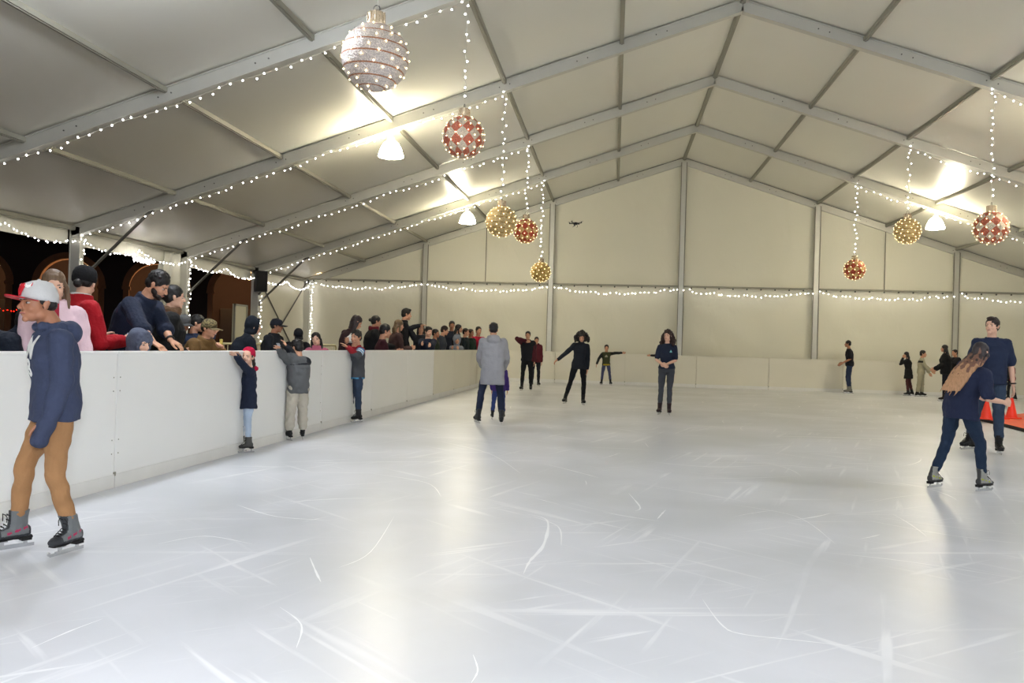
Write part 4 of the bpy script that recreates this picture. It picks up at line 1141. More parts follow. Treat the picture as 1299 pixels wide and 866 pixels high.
# ================================================================== OUTSIDE: arcaded building at night
M_stone = mat('dark_plaster', (48, 36, 32), .8, var=.25, vscale=.7)
M_arch = mat('arch_brick', (150, 98, 60), .7, var=.2, vscale=4)
M_in = mat('arcade_inner_wall', (58, 38, 32), .8, var=.25, vscale=1.2)
M_wood = mat('dark_wood_door', (38, 24, 18), .5)
def arcade():
    bear = math.radians(29.3); dist = 36.0
    c = Vector((CX-math.sin(bear)*dist, math.cos(bear)*dist, 0))
    t = empty('arcade_building', tuple(c), bear); tag(t, 'dark arcaded building outside the left opening with warm lit arches', 'building')
    r = 1.12; pitch = 3.05; cs = [-5.05+pitch*i for i in range(5)]; cs = [-2*pitch+i*pitch-.05 for i in range(5)]; sp = 3.15; W0, W1 = -40, 22; H = 11
    bm = bmesh.new(); N = 20
    # facade face with arch openings, extruded back 0.5
    def wallpart(pts):
        a = [bm.verts.new((x, 0, z)) for x, z in pts]; b = [bm.verts.new((x, .5, z)) for x, z in pts]
        bm.faces.new(a); bm.faces.new(b[::-1])
        for k in range(len(pts)): bm.faces.new((a[k], b[k], b[(k+1) % len(pts)], a[(k+1) % len(pts)]))
    edges = [W0]+[q for cc in cs for q in (cc-r, cc+r)]+[W1]
    for k in range(0, len(edges), 2): wallpart([(edges[k], -.2), (edges[k+1], -.2), (edges[k+1], H), (edges[k], H)])
    for cc in cs:
        for k in range(N):
            a0, a1 = PI-PI*k/N, PI-PI*(k+1)/N
            wallpart([(cc+r*math.cos(a0), sp+r*math.sin(a0)), (cc+r*math.cos(a1), sp+r*math.sin(a1)), (cc+r*math.cos(a1), H), (cc+r*math.cos(a0), H)])
    bmesh.ops.recalc_face_normals(bm, faces=bm.faces)
    from_bm('facade', bm, [M_stone], t)
    for cc in cs:
        bm = bmesh.new()
        for k in range(N):
            a0, a1 = PI*k/N, PI*(k+1)/N; q = []
            for aa in (a0, a1):
                for rr, yy in ((r-.12, -.03), (r+.12, -.03), (r+.12, .3), (r-.12, .55)): q.append(bm.verts.new((cc+rr*math.cos(aa), yy, sp+rr*math.sin(aa))))
            for j in range(4): bm.faces.new((q[j], q[(j+1) % 4], q[4+(j+1) % 4], q[4+j]))
        for s in (-1, 1): box(bm, (cc+s*(r-.02), .2, sp/2), (.2, .6, sp)); box(bm, (cc+s*(r-.02), .2, sp), (.3, .7, .12))
        bmesh.ops.recalc_face_normals(bm, faces=bm.faces)
        from_bm('arch', bm, [M_arch], t)
        bm = bmesh.new(); box(bm, (cc+.2, 3.9, 1.3), (1.3, .12, 2.7), bev=.02); box(bm, (cc+.2, 3.84, 1.3), (.04, .06, 2.6)); from_bm('door', bm, [M_wood], t)
    bm = bmesh.new(); box(bm, (-1, 4.1, 5), (24, .2, 10.4)); box(bm, (-1, 2.2, 5.2), (24, 4.2, .2)); from_bm('inner_wall', bm, [M_in], t)
    bm = bmesh.new(); box(bm, (-6.3, -.02, 4.4), (1.0, .08, 1.4), bev=.02); w = from_bm('window', bm, [M_wood], t)
    bm = bmesh.new(); box(bm, (-6.3, -.07, 4.4), (.8, .03, 1.2)); from_bm('pane', bm, [mat('dim_pane', (60, 64, 62), .2)], w)
    for i, cc in enumerate(cs):
        ld = bpy.data.lights.new('arcade_lamp', 'POINT'); ld.energy = ARC; ld.color = (1, .62, .28); ld.shadow_soft_size = .12
        lo = bpy.data.objects.new('arcade_lamp', ld); C.objects.link(lo); lo.parent = t; lo.location = (cc+.5, 1.4, 3.7)
        bm = bmesh.new(); bmesh.ops.create_icosphere(bm, subdivisions=2, radius=.09, matrix=Matrix.Translation((cc+.5, 1.4, 3.9))); bar(bm, (cc+.5, 1.4, 5.1), (cc+.5, 1.4, 3.98), .01, n=6)
        from_bm('lantern', bm, [M_warm], t, True)
arcade()
# red light string outside
a, b = Vector((-17, 13.2, 2.15)), Vector((-17, 22.5, 1.9))
string(swag(a, b, .12, 10, 4), .11, 'string of small red lights outside behind the spectators', None, me=BR, wire=M_dwire)

# ------------------------------------------------------------------ world and lights
w = bpy.data.worlds.new('night'); bpy.context.scene.world = w; w.use_nodes = True
w.node_tree.nodes['Background'].inputs[0].default_value = (.004, .005, .009, 1); w.node_tree.nodes['Background'].inputs[1].default_value = .5
# the photographer's flash, just above the lens
ld = bpy.data.lights.new('camera_flash', 'AREA'); ld.shape = 'RECTANGLE'; ld.size = .35; ld.size_y = .25; ld.energy = FLASH; ld.color = (.93, .95, 1)
lo = bpy.data.objects.new('camera_flash', ld); C.objects.link(lo)
lo.matrix_world = Matrix.Translation(CAM+UP*.35-FW*.1+RT*.05) @ R3.to_4x4()
lo.rotation_euler.rotate_axis('X', math.radians(4))
# ------------------------------------------------------------------ who is where
def phi(px): return math.degrees(YAW)+math.degrees(math.atan((649.5-px)/FPX))
def G2(*pp):
    g = [ground(*q) for q in pp]; n = len(g); return (sum(q.x for q in g)/n, sum(q.y for q in g)/n)
def GY(px, Y): q = onY(px, 440, Y); return (q.x, Y)
def stick(name, o_host, info, text, size, org, xdir, ydir, fdir, m, bold=.0):
    """lettering or patch laid on the cloth of a garment: text or list of outline points"""
    from mathutils.bvhtree import BVHTree
    host = next(c_ for c_ in info['body'].children if c_.name.startswith(o_host))
    bmh = bmesh.new(); bmh.from_mesh(host.data); tree = BVHTree.FromBMesh(bmh); bmh.free()
    if isinstance(text, str):
        cu = bpy.data.curves.new('t', 'FONT'); cu.body = text; cu.size = size; cu.align_x = 'CENTER'; cu.align_y = 'CENTER'; cu.offset = bold
        ob = bpy.data.objects.new('t', cu); C.objects.link(ob); dg = bpy.context.evaluated_depsgraph_get()
        me = bpy.data.meshes.new_from_object(ob.evaluated_get(dg)); bpy.data.objects.remove(ob)
        bm = bmesh.new(); bm.from_mesh(me)
    else:
        bm = bmesh.new(); vs_ = [bm.verts.new((x*size, y*size, 0)) for x, y in text]; bm.faces.new(vs_)
    bmesh.ops.triangulate(bm, faces=bm.faces); bmesh.ops.subdivide_edges(bm, edges=bm.edges, cuts=4, use_grid_fill=True)
    for v in bm.verts:
        p0 = org+xdir*v.co.x+ydir*v.co.y
        h = tree.ray_cast(p0+fdir*.4, -fdir)
        v.co = (h[0]+fdir*.003) if h[0] else p0+fdir*.12
    ret = bmesh.ops.extrude_face_region(bm, geom=bm.faces[:])
    for e_ in ret['geom']:
        if isinstance(e_, bmesh.types.BMVert): e_.co += fdir*.0015
    bmesh.ops.recalc_face_normals(bm, faces=bm.faces)
    return from_bm(name, bm, [m], host)
def band(name, p, d, r, m, parent, w=.012):
    bm = bmesh.new(); d = d.normalized(); u = d.orthogonal().normalized(); v = d.cross(u)
    tube(bm, [p+(u*math.cos(a)+v*math.sin(a))*r for a in [2*PI*k/20 for k in range(21)]], w*.35, 6, cap=False)
    return from_bm(name, bm, [m], parent, True)
M_pwhite = mat('print_white', (232, 232, 228), .7)
M_pred = mat('print_red', (196, 24, 40), .7)
M_pteal = mat('print_teal', (120, 190, 190), .7)

# ---------- the boy in front
def boy_extra(I):
    u, f, r = I['uc'], I['fc'], I['rc']
    stick('letter', 'hoodie', I, 'M', .19, I['chest']+u*.060+r*.012, -r, u, f, M_pwhite, .004)
    stick('digit', 'hoodie', I, '8', .15, I['chest']-u*.060+r*.012, -r, u, f, M_pwhite, .004)
    # bull head badge on the cap front
    HM = I['HM']; prof = [(.118, .0855), (.135, .0875), (.165, .086), (.195, .078), (.217, .06)]
    def surf(a, z):
        for (z0, r0), (z1, r1) in zip(prof, prof[1:]):
            if z <= z1 or z1 == .217:
                r_ = r0+(r1-r0)*max(0, min(1, (z-z0)/(z1-z0))); break
        r_ += .003; th = PI/2+a
        return HM @ Vector((r_*math.cos(th)*.96, -.006+r_*1.16*math.sin(th), z+.012*math.sin(th)))
    host = I['cap']
    def badge(name, pts, m):
        bm = bmesh.new(); vs_ = [bm.verts.new((x, y, 0)) for x, y in pts]; f_ = bm.faces.new(vs_)
        bmesh.ops.triangulate(bm, faces=bm.faces); bmesh.ops.subdivide_edges(bm, edges=bm.edges, cuts=3, use_grid_fill=True)
        for v in bm.verts: v.co = surf(v.co.x, v.co.y)
        ret = bmesh.ops.extrude_face_region(bm, geom=bm.faces[:]); c0 = HM @ Vector((0, 0, .15))
        for e_ in ret['geom']:
            if isinstance(e_, bmesh.types.BMVert): e_.co += (e_.co-c0).normalized()*.0015
        bmesh.ops.recalc_face_normals(bm, faces=bm.faces); from_bm(name, bm, [m], host)
    badge('badge_head', [(-.14, .135), (.14, .135), (.20, .150), (.30, .185), (.42, .190), (.36, .200), (.18, .203), (0, .198), (-.18, .203), (-.36, .200), (-.42, .190), (-.30, .185), (-.20, .150)], M_pred)
    for q in (-1, 1):
        badge('badge_horn', [(q*.32, .186), (q*.55, .178), (q*.72, .186), (q*.78, .207), (q*.66, .196), (q*.52, .194), (q*.36, .200)][::q], M_pwhite)
        badge('badge_horn_tip', [(q*.72, .186), (q*.80, .194), (q*.80, .210), (q*.76, .206)][::q], M_pred)
BG = G2((24, 694), (88, 704))
person('boy in a navy hoodie, mustard trousers and red brimmed grey cap at the far left', BG, 0, 90+phi(56)+16, 355, sk='d', hair=('short', BLK), near=.0055,
       hat=('cap', (186, 186, 186), (180, 30, 42), .026, .150),
       top=dict(name='hoodie', col=(54, 62, 86), hood='down', loose=.020, hem=.10, over=True, bulk=.008), legs=dict(name='trousers', col=(156, 116, 78), loose=.004), child=.6,
       boot=dict(main=(50, 52, 56), side=(104, 108, 110), accent=(168, 44, 84)),
       pose=dict(lean=7, hf=.045, head=(12, 0, 0), LA=(-2, 10, 20, 4), RA=(-14, 4, -4, 0), LL=(4, 3, -16, 3), RL=(20, 5, 4, 2), toeL=30, toeR=-8, curl=60), extra=boy_extra)

# ---------- children holding the boards
bt = lambda px, dx=.03, z=1.245: (BX+dx, y_on_x(BX, px, 1.2), z)
person('small girl in a crimson beanie and navy coat holding on to the boards', G2((302, 574), (318, 573)), 0, 90+phi(310)+18, 440, sex='f', child=1, sk='l', near=.007,
       hair=('braid', DBR, -1), hat=('beanie', (186, 22, 62), (-.075, -.10, -.035)),
       top=dict(name='coat', col=(24, 32, 52), hem=.21, loose=.014, flare=.006), legs=dict(name='leggings', col=(172, 188, 208), loose=.0),
       boot=dict(main=(58, 58, 56), side=(74, 74, 72), accent=None),
       pose=dict(lean=2, head=(50, -4, 0), LA=('ik', bt(285)), RA=('ik', bt(292)), poleL=(-.5, .2, -.8), poleR=(.5, .2, -.8), LL=(3, 2, -3, 1), RL=(8, 2, 2, 1), toeL=5, toeR=5, palmL='down', palmR='down', curl=30))
def kid2_paint(c, x):
    l = c-np.array(x['chest']); u = np.array(x['uc']); i = ((l@u) > .045*x['s']).astype(int)
    for nm in 'LR':
        a, b, cc = [np.array(v) for v in x['ARM'][nm]]; d = (b-a)/np.linalg.norm(b-a); t = (c-a)@d; i[(t > .07*x['s']) & (np.linalg.norm(c-a-np.outer(t, d), axis=1) < .075)] = 0
    return i
person('boy in grey jacket and baggy pale trousers, seen from behind at the boards', G2((367, 558), (383, 558)), 0, 28+phi(376), 430, child=.8, sk='m', near=.0075,
       hair=('short', BLK), top=dict(name='jacket', col=(96, 98, 100), hem=.14, loose=.024, bulk=.012, paint=kid2_paint, mats=[cloth_m((92, 94, 96)), cloth_m((26, 28, 34))], collar=.03), legs=dict(name='trousers', col=(186, 180, 166), loose=.024),
       pose=dict(lean=3, head=(20, 10, 0), LA=('ik', bt(349)), RA=('ik', bt(362)), poleL=(-.9, 0, -.3), poleR=(-.2, -.5, -.8), LL=(2, 5, 0, 3), RL=(4, 4, 2, 3), palmL='down', palmR='down', toeL=5, toeR=25))
def kid3_paint(c, x):
    l = c-np.array(x['chest']); u = np.array(x['uc']); h = l@u; i = np.zeros(len(c), int); i[h > .055*x['s']] = 1
    a, b, cc = [np.array(v) for v in x['ARM']['L']]; d = (b-a)/np.linalg.norm(b-a); t = (c-a)@d
    near = np.linalg.norm(c-a-np.outer(t, d), axis=1) < .08
    i[near & (t > .03)] = 2
    for k0_ in (.075, .125): i[near & (t > k0_) & (t < k0_+.028)] = 3
    i[near & (t > .19*x['s']+.0)] = 0
    pz_ = c[:, 2]-x['pel'][2]; i[pz_ < -.085*x['s']] = 2
    return i
person('boy in a red collared jacket with blue and white sleeve stripes, holding the boards', G2((441, 535), (457, 535)), 0, 90+phi(449)+30, 418, child=.7, sk='m', near=.0085,
       hair=('short', BLK), top=dict(name='jacket', col=(70, 72, 76), hem=.13, loose=.018, collar=.035, paint=kid3_paint, mats=[cloth_m((72, 74, 78)), cloth_m((140, 26, 36)), cloth_m((64, 132, 176)), cloth_m((214, 224, 230))]), legs=dict(name='jeans', col=(46, 60, 80), loose=.008),
       pose=dict(lean=2, head=(24, 0, 0), LA=('ik', bt(439)), RA=('ik', bt(444, .05)), poleL=(-.6, .1, -.7), poleR=(.3, .1, -.9), LL=(3, 4, -2, 2), RL=(5, 5, 0, 4), palmL='down', palmR='down', toeL=12, toeR=10))

# ---------- middle of the rink
gm = G2((606, 537), (636, 538))
person('man in a long grey hooded coat seen from behind, legs apart', gm, 0, 2+phi(621), 409, sk='m', hair=('short', BLK), near=.009,
       top=dict(name='coat', col=(150, 150, 154), hem=.31, loose=.028, hood='down', flare=.022, bulk=.02), legs=dict(name='jeans', col=(30, 38, 58), loose=.004),
       pose=dict(lean=8, head=(0, 8, 0), LA=(18, 12, 50, -12), RA=(12, 14, 45, -6), LL=(8, 13, -6, 6), RL=(8, 8, -6, 4), toeL=18, toeR=2), boot=dict(main=(28, 28, 30), side=(60, 60, 62), accent=None))
q = ground(629, 533)
person('child in bright blue trousers mostly hidden in front of the man in grey', (q.x+.02, q.y+.1), 0, phi(630), None, H=1.12, child=1, sk='m', hair=('short', BLK), top=dict(name='jacket', col=(62, 44, 108), hem=.14, loose=.02), legs=dict(name='trousers', col=(46, 60, 112), loose=.006),
       pose=dict(LL=(0, 8, 0, 4), RL=(0, 6, 0, 3), RA=(5, 14, 15, 6)))
def mar_paint(c, x):
    i = np.zeros(len(c), int)
    for nm in 'LR':
        for j in (0, 1):
            a, b = np.array(x['ARM'][nm][j]), np.array(x['ARM'][nm][j+1]); d = b-a; L = np.linalg.norm(d); d = d/L; t = np.clip((c-a)@d, 0.03, L+.03)
            i[np.linalg.norm(c-a-np.outer(t, d), axis=1) < .085] = 1
    return i
person('man in a black padded vest with maroon sleeves, one hand at his face', G2((661, 495), (674, 496)), 0, 180+phi(668)-8, 420, sk='m', hair=('short', BLK),
       top=dict(name='jacket', col=(22, 24, 30), hem=.12, loose=.028, bulk=.015, paint=mar_paint, mats=[cloth_m((22, 24, 30)), cloth_m((72, 24, 34))], collar=.04), legs=dict(col=(18, 19, 24)),
       pose=dict(RA=('ikl', (.05, .17, 1.50)), poleR=(1, 0, .05), LA=(4, 9, 6, 3), LL=(3, 3, -2, 2), RL=(3, 5, -2, 3), palmR='in'), group=None)
q = ground(678, 489.5)
person('person in a maroon jacket half hidden behind the man in the padded vest', (q.x+.02, q.y), 0, 180+phi(678)+10, 427, sk='m', sex='f', hair=('short', DBR), top=dict(name='jacket', col=(84, 26, 38), hem=.14, loose=.02, hood='down'), legs=dict(col=(24, 24, 32)), pose=dict(LA=(2, 7, 4, 3), RA=(2, 7, 4, 3)))
person('skater in black with big curly hair, one arm held out to the side', G2((719, 514), (737, 513)), 0, 180+phi(728)+6, 421, sex='f', sk='m', near=.011,
       hair=('curly', BLK, .14, 1.35), top=dict(name='jacket', col=(20, 25, 34), hem=.13, loose=.008, collar=.03), legs=dict(name='leggings', col=(16, 17, 22), loose=.0),
       pose=dict(lean=8, side=-4, head=(-4, 22, 0), RA=(8, 46, 14, 50), LA=(2, 5, 0, -2), RL=(6, 15, -6, 16), LL=(6, 4, -10, 0), toeL=5, toeR=22, curl=40))
def green_paint(c, x):
    i = np.zeros(len(c), int); s_ = x['s']; z = c[:, 2]-x['pel'][2]; i[z < -.02*s_] = 1
    for nm in 'LR':
        a, b = np.array(x['ARM'][nm][0]), np.array(x['ARM'][nm][1]); d = b-a; d = d/np.linalg.norm(d); t = (c-a)@d; i[(t > .03) & (np.abs(c[:, 0]) > .15*s_)] = 2
    return i
def green_extra(I): stick('chest_mark', 'jumper', I, [(-.5, -.3), (.5, -.3), (.3, .2), (0, .5), (-.3, .2)], .12, I['chest'], -I['rc'], I['uc'], I['fc'], mat('print_grey', (150, 150, 130), .7))
person('child in a green jumper balancing with both arms spread', GY(770, 32.3), 0, 180+phi(770), 437, child=.7, sk='m', hair=('short', BLK),
       top=dict(name='jumper', col=(58, 62, 40), hem=.10, loose=.014, paint=green_paint, mats=[cloth_m((58, 62, 40)), cloth_m((176, 150, 40)), cloth_m((30, 32, 30))]), legs=dict(name='jeans', col=(68, 72, 104), loose=.006),
       pose=dict(LA=(0, 98, 0, 92), RA=(0, 38, 0, 18), LL=(2, 10, 0, 8), RL=(2, 8, 0, 5), toeL=20, toeR=20, head=(0, 5, 0)), extra=green_extra)
person('child almost hidden behind the skater in the navy polo, one arm stretched left', GY(846, 31.6), 0, 180+phi(843), 440, child=.6, sk='m', hair=('short', BLK), top=dict(name='jacket', col=(26, 26, 26), loose=.012), legs=dict(col=(24, 26, 34)), pose=dict(RA=(0, 92, 0, 88), LA=(0, 8, 0, 4), LL=(0, 1, 0, 1), RL=(0, 1, 0, 1)))
def navyw(I):
    stick('chest_logo', 'polo_shirt', I, [(-.5, -.5), (.5, -.5), (0, .5)], .055, I['chest']+I['uc']*.03-I['rc']*.085, -I['rc'], I['uc'], I['fc'], M_pteal)
person('woman in navy polo and grey jeans, long wavy hair, hands clasped at her waist', G2((836, 526), (849, 526)), 0, 180+phi(842)-4, 419, sex='f', sk='l', near=.010,
       hair=('curly', (48, 30, 26), .22, 1.0), top=dict(name='polo_shirt', col=(30, 38, 56), hem=.03, loose=.000, sleeve='short', collar=.0), legs=dict(name='jeans', col=(66, 69, 76), loose=.0),
       pose=dict(lean=2, head=(-14, -6, 0), RA=('ikl', (.035, .235, 1.06)), LA=('ikl', (-.035, .225, 1.075)), poleR=(1, -.4, -.9), poleL=(-1, -.4, -.9), LL=(3, -2, 0, 0), RL=(3, 2, -2, 3), palmR='in', palmL='in', curl=70), boot=dict(main=(38, 22, 26), side=(34, 22, 26), accent=None), extra=navyw)

# ---------- right side
person('lone skater in profile wearing a black t-shirt and blue jeans by the far boards', GY(1079, 32.2), 0, 90+phi(1079), 431.5, sk='d', hair=('short', BLK),
       top=dict(name='t_shirt', col=(24, 24, 32), hem=.08, loose=.010, sleeve='short'), legs=dict(name='jeans', col=(38, 50, 76), loose=.006),
       pose=dict(lean=6, head=(0, 0, 0), LA=(-10, 8, 60, 5), RA=(0, 6, 55, 5), LL=(8, 2, -8, 2), RL=(2, 3, -6, 2)), boot=dict(main=(86, 84, 78), side=(120, 118, 110), accent=None))
person('person in a long black coat holding a hand up to the face', GY(1156, 31.8), 0, 95+phi(1155), 446, sex='f', sk='m', child=.2, hair=('long', BLK, .3), top=dict(name='coat', col=(18, 18, 20), hem=.30, loose=.016, flare=.02), legs=dict(name='trousers', col=(74, 40, 40)),
       pose=dict(lean=8, head=(0, 5, 0), LA=('ikl', (.0, .30, 1.52)), RA=('ikl', (.03, .30, 1.50)), LL=(6, 2, -6, 2), RL=(-8, 2, -14, 2)))
def vest_paint(c, x):
    l = c-np.array(x['chest']); h = l@np.array(x['uc']); f = l@np.array(x['fc']); return ((h > .02*x['s']) & (h < .10*x['s']) & (f < .06)).astype(int)
person('child in cream clothes with a black yoke reaching toward the long haired woman', GY(1168, 31.5), 0, -95+phi(1167), 444, child=.6, sk='m', hair=('short', BLK), top=dict(name='jacket', col=(164, 158, 134), hem=.10, loose=.018, collar=.03, paint=vest_paint, mats=[cloth_m((164, 158, 134)), cloth_m((28, 28, 28))]), legs=dict(col=(160, 154, 132), loose=.02),
       pose=dict(LA=(25, 8, 30, 5), RA=(35, 10, 50, 5), LL=(5, 3, 0, 3), RL=(-6, 3, -8, 3)))
person('woman in a black jacket with very long black hair, standing in profile', G2((1197, 510), (1203, 508)), 0, 88+phi(1200), 437, sex='f', sk='m', hair=('long', BLK, .44), top=dict(name='jacket', col=(18, 18, 20), hem=.16, loose=.028, bulk=.03), legs=dict(name='trousers', col=(20, 22, 32)),
       pose=dict(lean=4, LA=(12, 8, 60, 4), RA=(10, 8, 50, 4), LL=(4, 2, -2, 2), RL=(-2, 2, -8, 2)), boot=dict(main=(40, 26, 24), side=(36, 24, 22), accent=None))
person('dark haired person half hidden left of the tall man in the polo', GY(1213, 29.6), 0, 130+phi(1213), 443, sk='m', hair=('short', BLK), top=dict(name='jacket', col=(22, 22, 26), loose=.02), legs=dict(col=(20, 22, 30)), pose=dict(LA=('ikl', (.03, .3, 1.5)), RA=('ikl', (.05, .3, 1.5))))
person('child in a red and black top, seen just right of the tall man', GY(1285, 31.0), 0, 60+phi(1284), 455, child=.8, sk='m', sex='f', hair=('bun', BLK), top=dict(name='vest', col=(116, 22, 34), loose=.016, paint=mar_paint, mats=[cloth_m((116, 22, 34)), cloth_m((24, 22, 26))], hem=.12), legs=dict(name='leggings', col=(20, 20, 24)), pose=dict(LL=(8, 3, 0, 2), RL=(-6, 3, -10, 2)))
def man_extra(I):
    w = I['ARM']['L'][2]; d = w-I['ARM']['L'][1]; band('wristwatch', w-d.normalized()*.02, d, .031*I['s'], M_black, I['body'], .03)
    bm = bmesh.new(); nb, rc, fc, uc = I['nb'], I['rc'], I['fc'], I['uc']; s = I['s']
    tube(bm, [nb+rc*math.cos(a)*.070*s+fc*(math.sin(a)*.068*s+.004)+uc*(.010-.016*max(0, math.sin(a)))*s for a in [PI/2+.25+(2*PI-.5)*k/20 for k in range(21)]], .013*s, 8)
    host = next(c_ for c_ in I['body'].children if c_.name.startswith('polo')); from_bm('collar', bm, [cloth_m((28, 38, 66))], host, True)
person('tall man in a navy polo and jeans standing behind the woman with ombre hair', G2((1230, 573.5), (1266, 574)), 0, 180+phi(1250)+6, 402, sk='l', hair=('quiff', DBR), near=.0075,
       top=dict(name='polo_shirt', col=(32, 42, 66), hem=.10, loose=.018, sleeve='short', bulk=.015), legs=dict(name='jeans', col=(50, 64, 84), loose=.010),
       pose=dict(lean=0, head=(-30, -4, 0), LA=(-2, 13, 6, 6), RA=(-2, 14, 6, 8), LL=(2, 1, -2, 2), RL=(-6, 9, -12, 8), toeL=4, toeR=40, curl=30), extra=man_extra)
def ombre(c, x):
    HM = x['HM']; z = HM.translation.z+.09; t = z-c[:, 2]; r_ = np.random.RandomState(3); n = .05*np.sin(c[:, 0]*90+np.sin(c[:, 2]*12)*2)+.03*np.sin(c[:, 1]*140)
    i = np.zeros(len(c), int); i[(t+n) > .02] = 1; i[(t+n) > .14] = 2; return i
def womr_extra(I): pass
person('woman in a navy t-shirt with long ombre blonde hair, skating forward bent at right', G2((1188, 617), (1241, 626)), 0, -40+phi(1215), 433, sex='f', sk='l', near=.0065,
       hair=('wild', (52, 42, 42), .54, (-.16, -.50, -.85), 'back', [hair_m((44, 36, 38)), hair_m((116, 82, 66)), hair_m((176, 134, 98))], ombre),
       top=dict(name='t_shirt', col=(32, 40, 66), hem=.15, loose=.018, sleeve='short', flare=.006, bulk=.014), legs=dict(name='leggings', col=(30, 46, 68), loose=.004),
       boot=dict(main=(64, 64, 64), side=(150, 150, 144), accent=(168, 176, 40)),
       pose=dict(lean=20, side=14, head=(14, 4, 0), RA=(-8, 18, 82, 2), LA=(10, 16, 75, -10), RL=(26, 4, 2, 4), LL=(2, 12, -18, 10), toeL=10, toeR=-4, curl=85))

# ---------- spectators behind the boards
def spec(label, px, top_py, off, app, **kw):
    X = BX-.16-off; Y = y_on_x(X, px, 1.75)
    kw.setdefault('group', None)
    I = person(label, (X, Y), PZ+kw.pop('dz', 0), app+phi(px), top_py, feet='shoe', anchor='head', **kw)
    return I
DEBUG = False
R_ = dict
spec('spectator in a dark navy padded coat bending forward at the left edge', 38, 390, .36, -100, sk='m', hair=('short', BLK), top=R_(name='padded_coat', col=(16, 24, 38), loose=.035, hem=.3, collar=.05, bulk=.03), legs=R_(col=(20, 22, 30)), pose=R_(lean=48, head=(0, -10, 0), LA=(20, 4, 40, -10), RA=(20, 4, 40, -10)))
def pink_paint(c, x):
    l = c-np.array(x['nb']); i = np.zeros(len(c), int); i[(np.abs(l@np.array(x['rc'])) < .025) & (l@np.array(x['fc']) > 0)] = 1; return i
spec('woman in a pale pink jacket, her face just above the grey cap', 69, 342, .16, 186, sex='f', sk='l', near=.0075, hair=('long', (104, 82, 62), .28), top=R_(name='jacket', col=(226, 196, 206), loose=.022, hem=.15, collar=.05, paint=pink_paint, mats=[cloth_m((226, 196, 206)), cloth_m((170, 40, 60))]), legs=R_(col=(40, 42, 60)), pose=R_(lean=6, head=(0, 12, 6), LA=(5, 12, 30, -10)))
def red_extra(I):
    w = I['ARM']['R'][2]; 
    bm = bmesh.new(); nb, rc, fc, uc, s = I['nb'], I['rc'], I['fc'], I['uc'], I['s']
    tube(bm, [nb+rc*math.cos(a)*.072*s+fc*(math.sin(a)*.070*s)+uc*.052*s for a in [2*PI*k/24 for k in range(25)]], .012*s, 8, cap=False)
    host = next(c_ for c_ in I['body'].children if c_.name.startswith('fleece')); from_bm('collar_lining', bm, [M_pwhite], host, True)
I = spec('woman in a bright red fleece jacket and black knit hat looking at her phone', 108, 341, .62, -58, sex='f', sk='l', near=.0075, hair=('bun', BLK, .06), hat=('wool', (20, 20, 22)), top=R_(name='fleece_jacket', col=(160, 16, 28), loose=.026, hem=.14, collar=.055, bulk=.015), legs=R_(col=(30, 30, 44)),
         pose=R_(lean=6, head=(32, 18, 0), LA=(15, 12, 95, -8), RA=(12, 14, 92, -14), curl=70), extra=red_extra)
def held(I, nm, dims, m, name, label, cat, rot=0.):
    M_ = Matrix.Translation(I['loc']) @ I['Rz'].to_4x4(); b, c = I['ARM'][nm][1], I['ARM'][nm][2]; d = (c-b).normalized()
    p = M_ @ (c+d*.09+Vector((0, 0, .02))); o = empty(name, tuple(p), I['body'].rotation_euler.z+rot)
    bm = bmesh.new(); box(bm, (0, 0, 0), dims, bev=min(dims)*.3); from_bm('casing', bm, [m], o)
    if name == 'phone':
        bm = bmesh.new(); box(bm, (0, -dims[1]/2-.0006, 0), (dims[0]*.88, .001, dims[2]*.9)); from_bm('screen', bm, [mat('phone_screen', (150, 160, 180), .1, emis=(150, 170, 200), estr=.6)], o)
    tag(o, label, cat)
held(I, 'R', (.07, .012, .14), M_black, 'phone', 'black phone held by the woman in the red fleece', 'phone')
def beard(I):
    bm = bmesh.new(); HM = I['HM']; ell(bm, HM, (0, .044, .034), (.050, .046, .032)); ell(bm, HM, (0, .070, .018), (.026, .022, .018), 2)
    for q in (-1, 1): ell(bm, HM, (q*.046, .02, .055), (.018, .035, .03), 2)
    tube(bm, [HM @ Vector(p) for p in ((-.024, .083, .058), (0, .0975, .0645), (.024, .083, .058))], [.004, .006, .004], 8)
    new_obj('beard', vmesh(bm, .005, 1, [hair_m((30, 22, 18))]), I['body'])
def s4(I):
    beard(I)
    w = I['ARM']['L'][2]; d = w-I['ARM']['L'][1]; band('wristwatch', w-d.normalized()*.015, d, .030*I['s'], M_black, I['body'], .035)
    stick('chest_logo', 'jacket', I, [(-.4, -.5), (.4, -.5), (.4, .5), (-.4, .5)], .04, I['chest']+I['uc']*.03-I['rc']*.08, -I['rc'], I['uc'], I['fc'], M_pwhite)
spec('bearded man in a navy jacket with rolled sleeves leaning both hands on the boards', 199, 344, .26, -122, sk='m', near=.0065, hair=('short', BLK), top=R_(name='jacket', col=(24, 32, 52), loose=.022, hem=.12, sleeve='rolled', collar=.03, bulk=.012), legs=R_(col=(24, 26, 36)),
     pose=R_(lean=28, head=(10, 22, 0), LA=('ik', bt(229, -.07, 1.235)), RA=('ik', bt(209, -.09, 1.235)), palmL='down', palmR='down', poleL=(-1, -.4, .1), poleR=(1, -.5, .1), hdL=(-.1, .9, -.45), hdR=(.1, .9, -.45), curl=45), extra=s4)
spec('small child in a blue grey hood peering over the boards below the leaning man', 179, 418, .04, -140, child=1, sk='l', near=.008, hair=('short', BLK), top=R_(name='hoodie', col=(84, 90, 108), loose=.016, hood='up'), legs=R_(col=(40, 42, 60)), pose=R_(head=(8, 10, 0)))
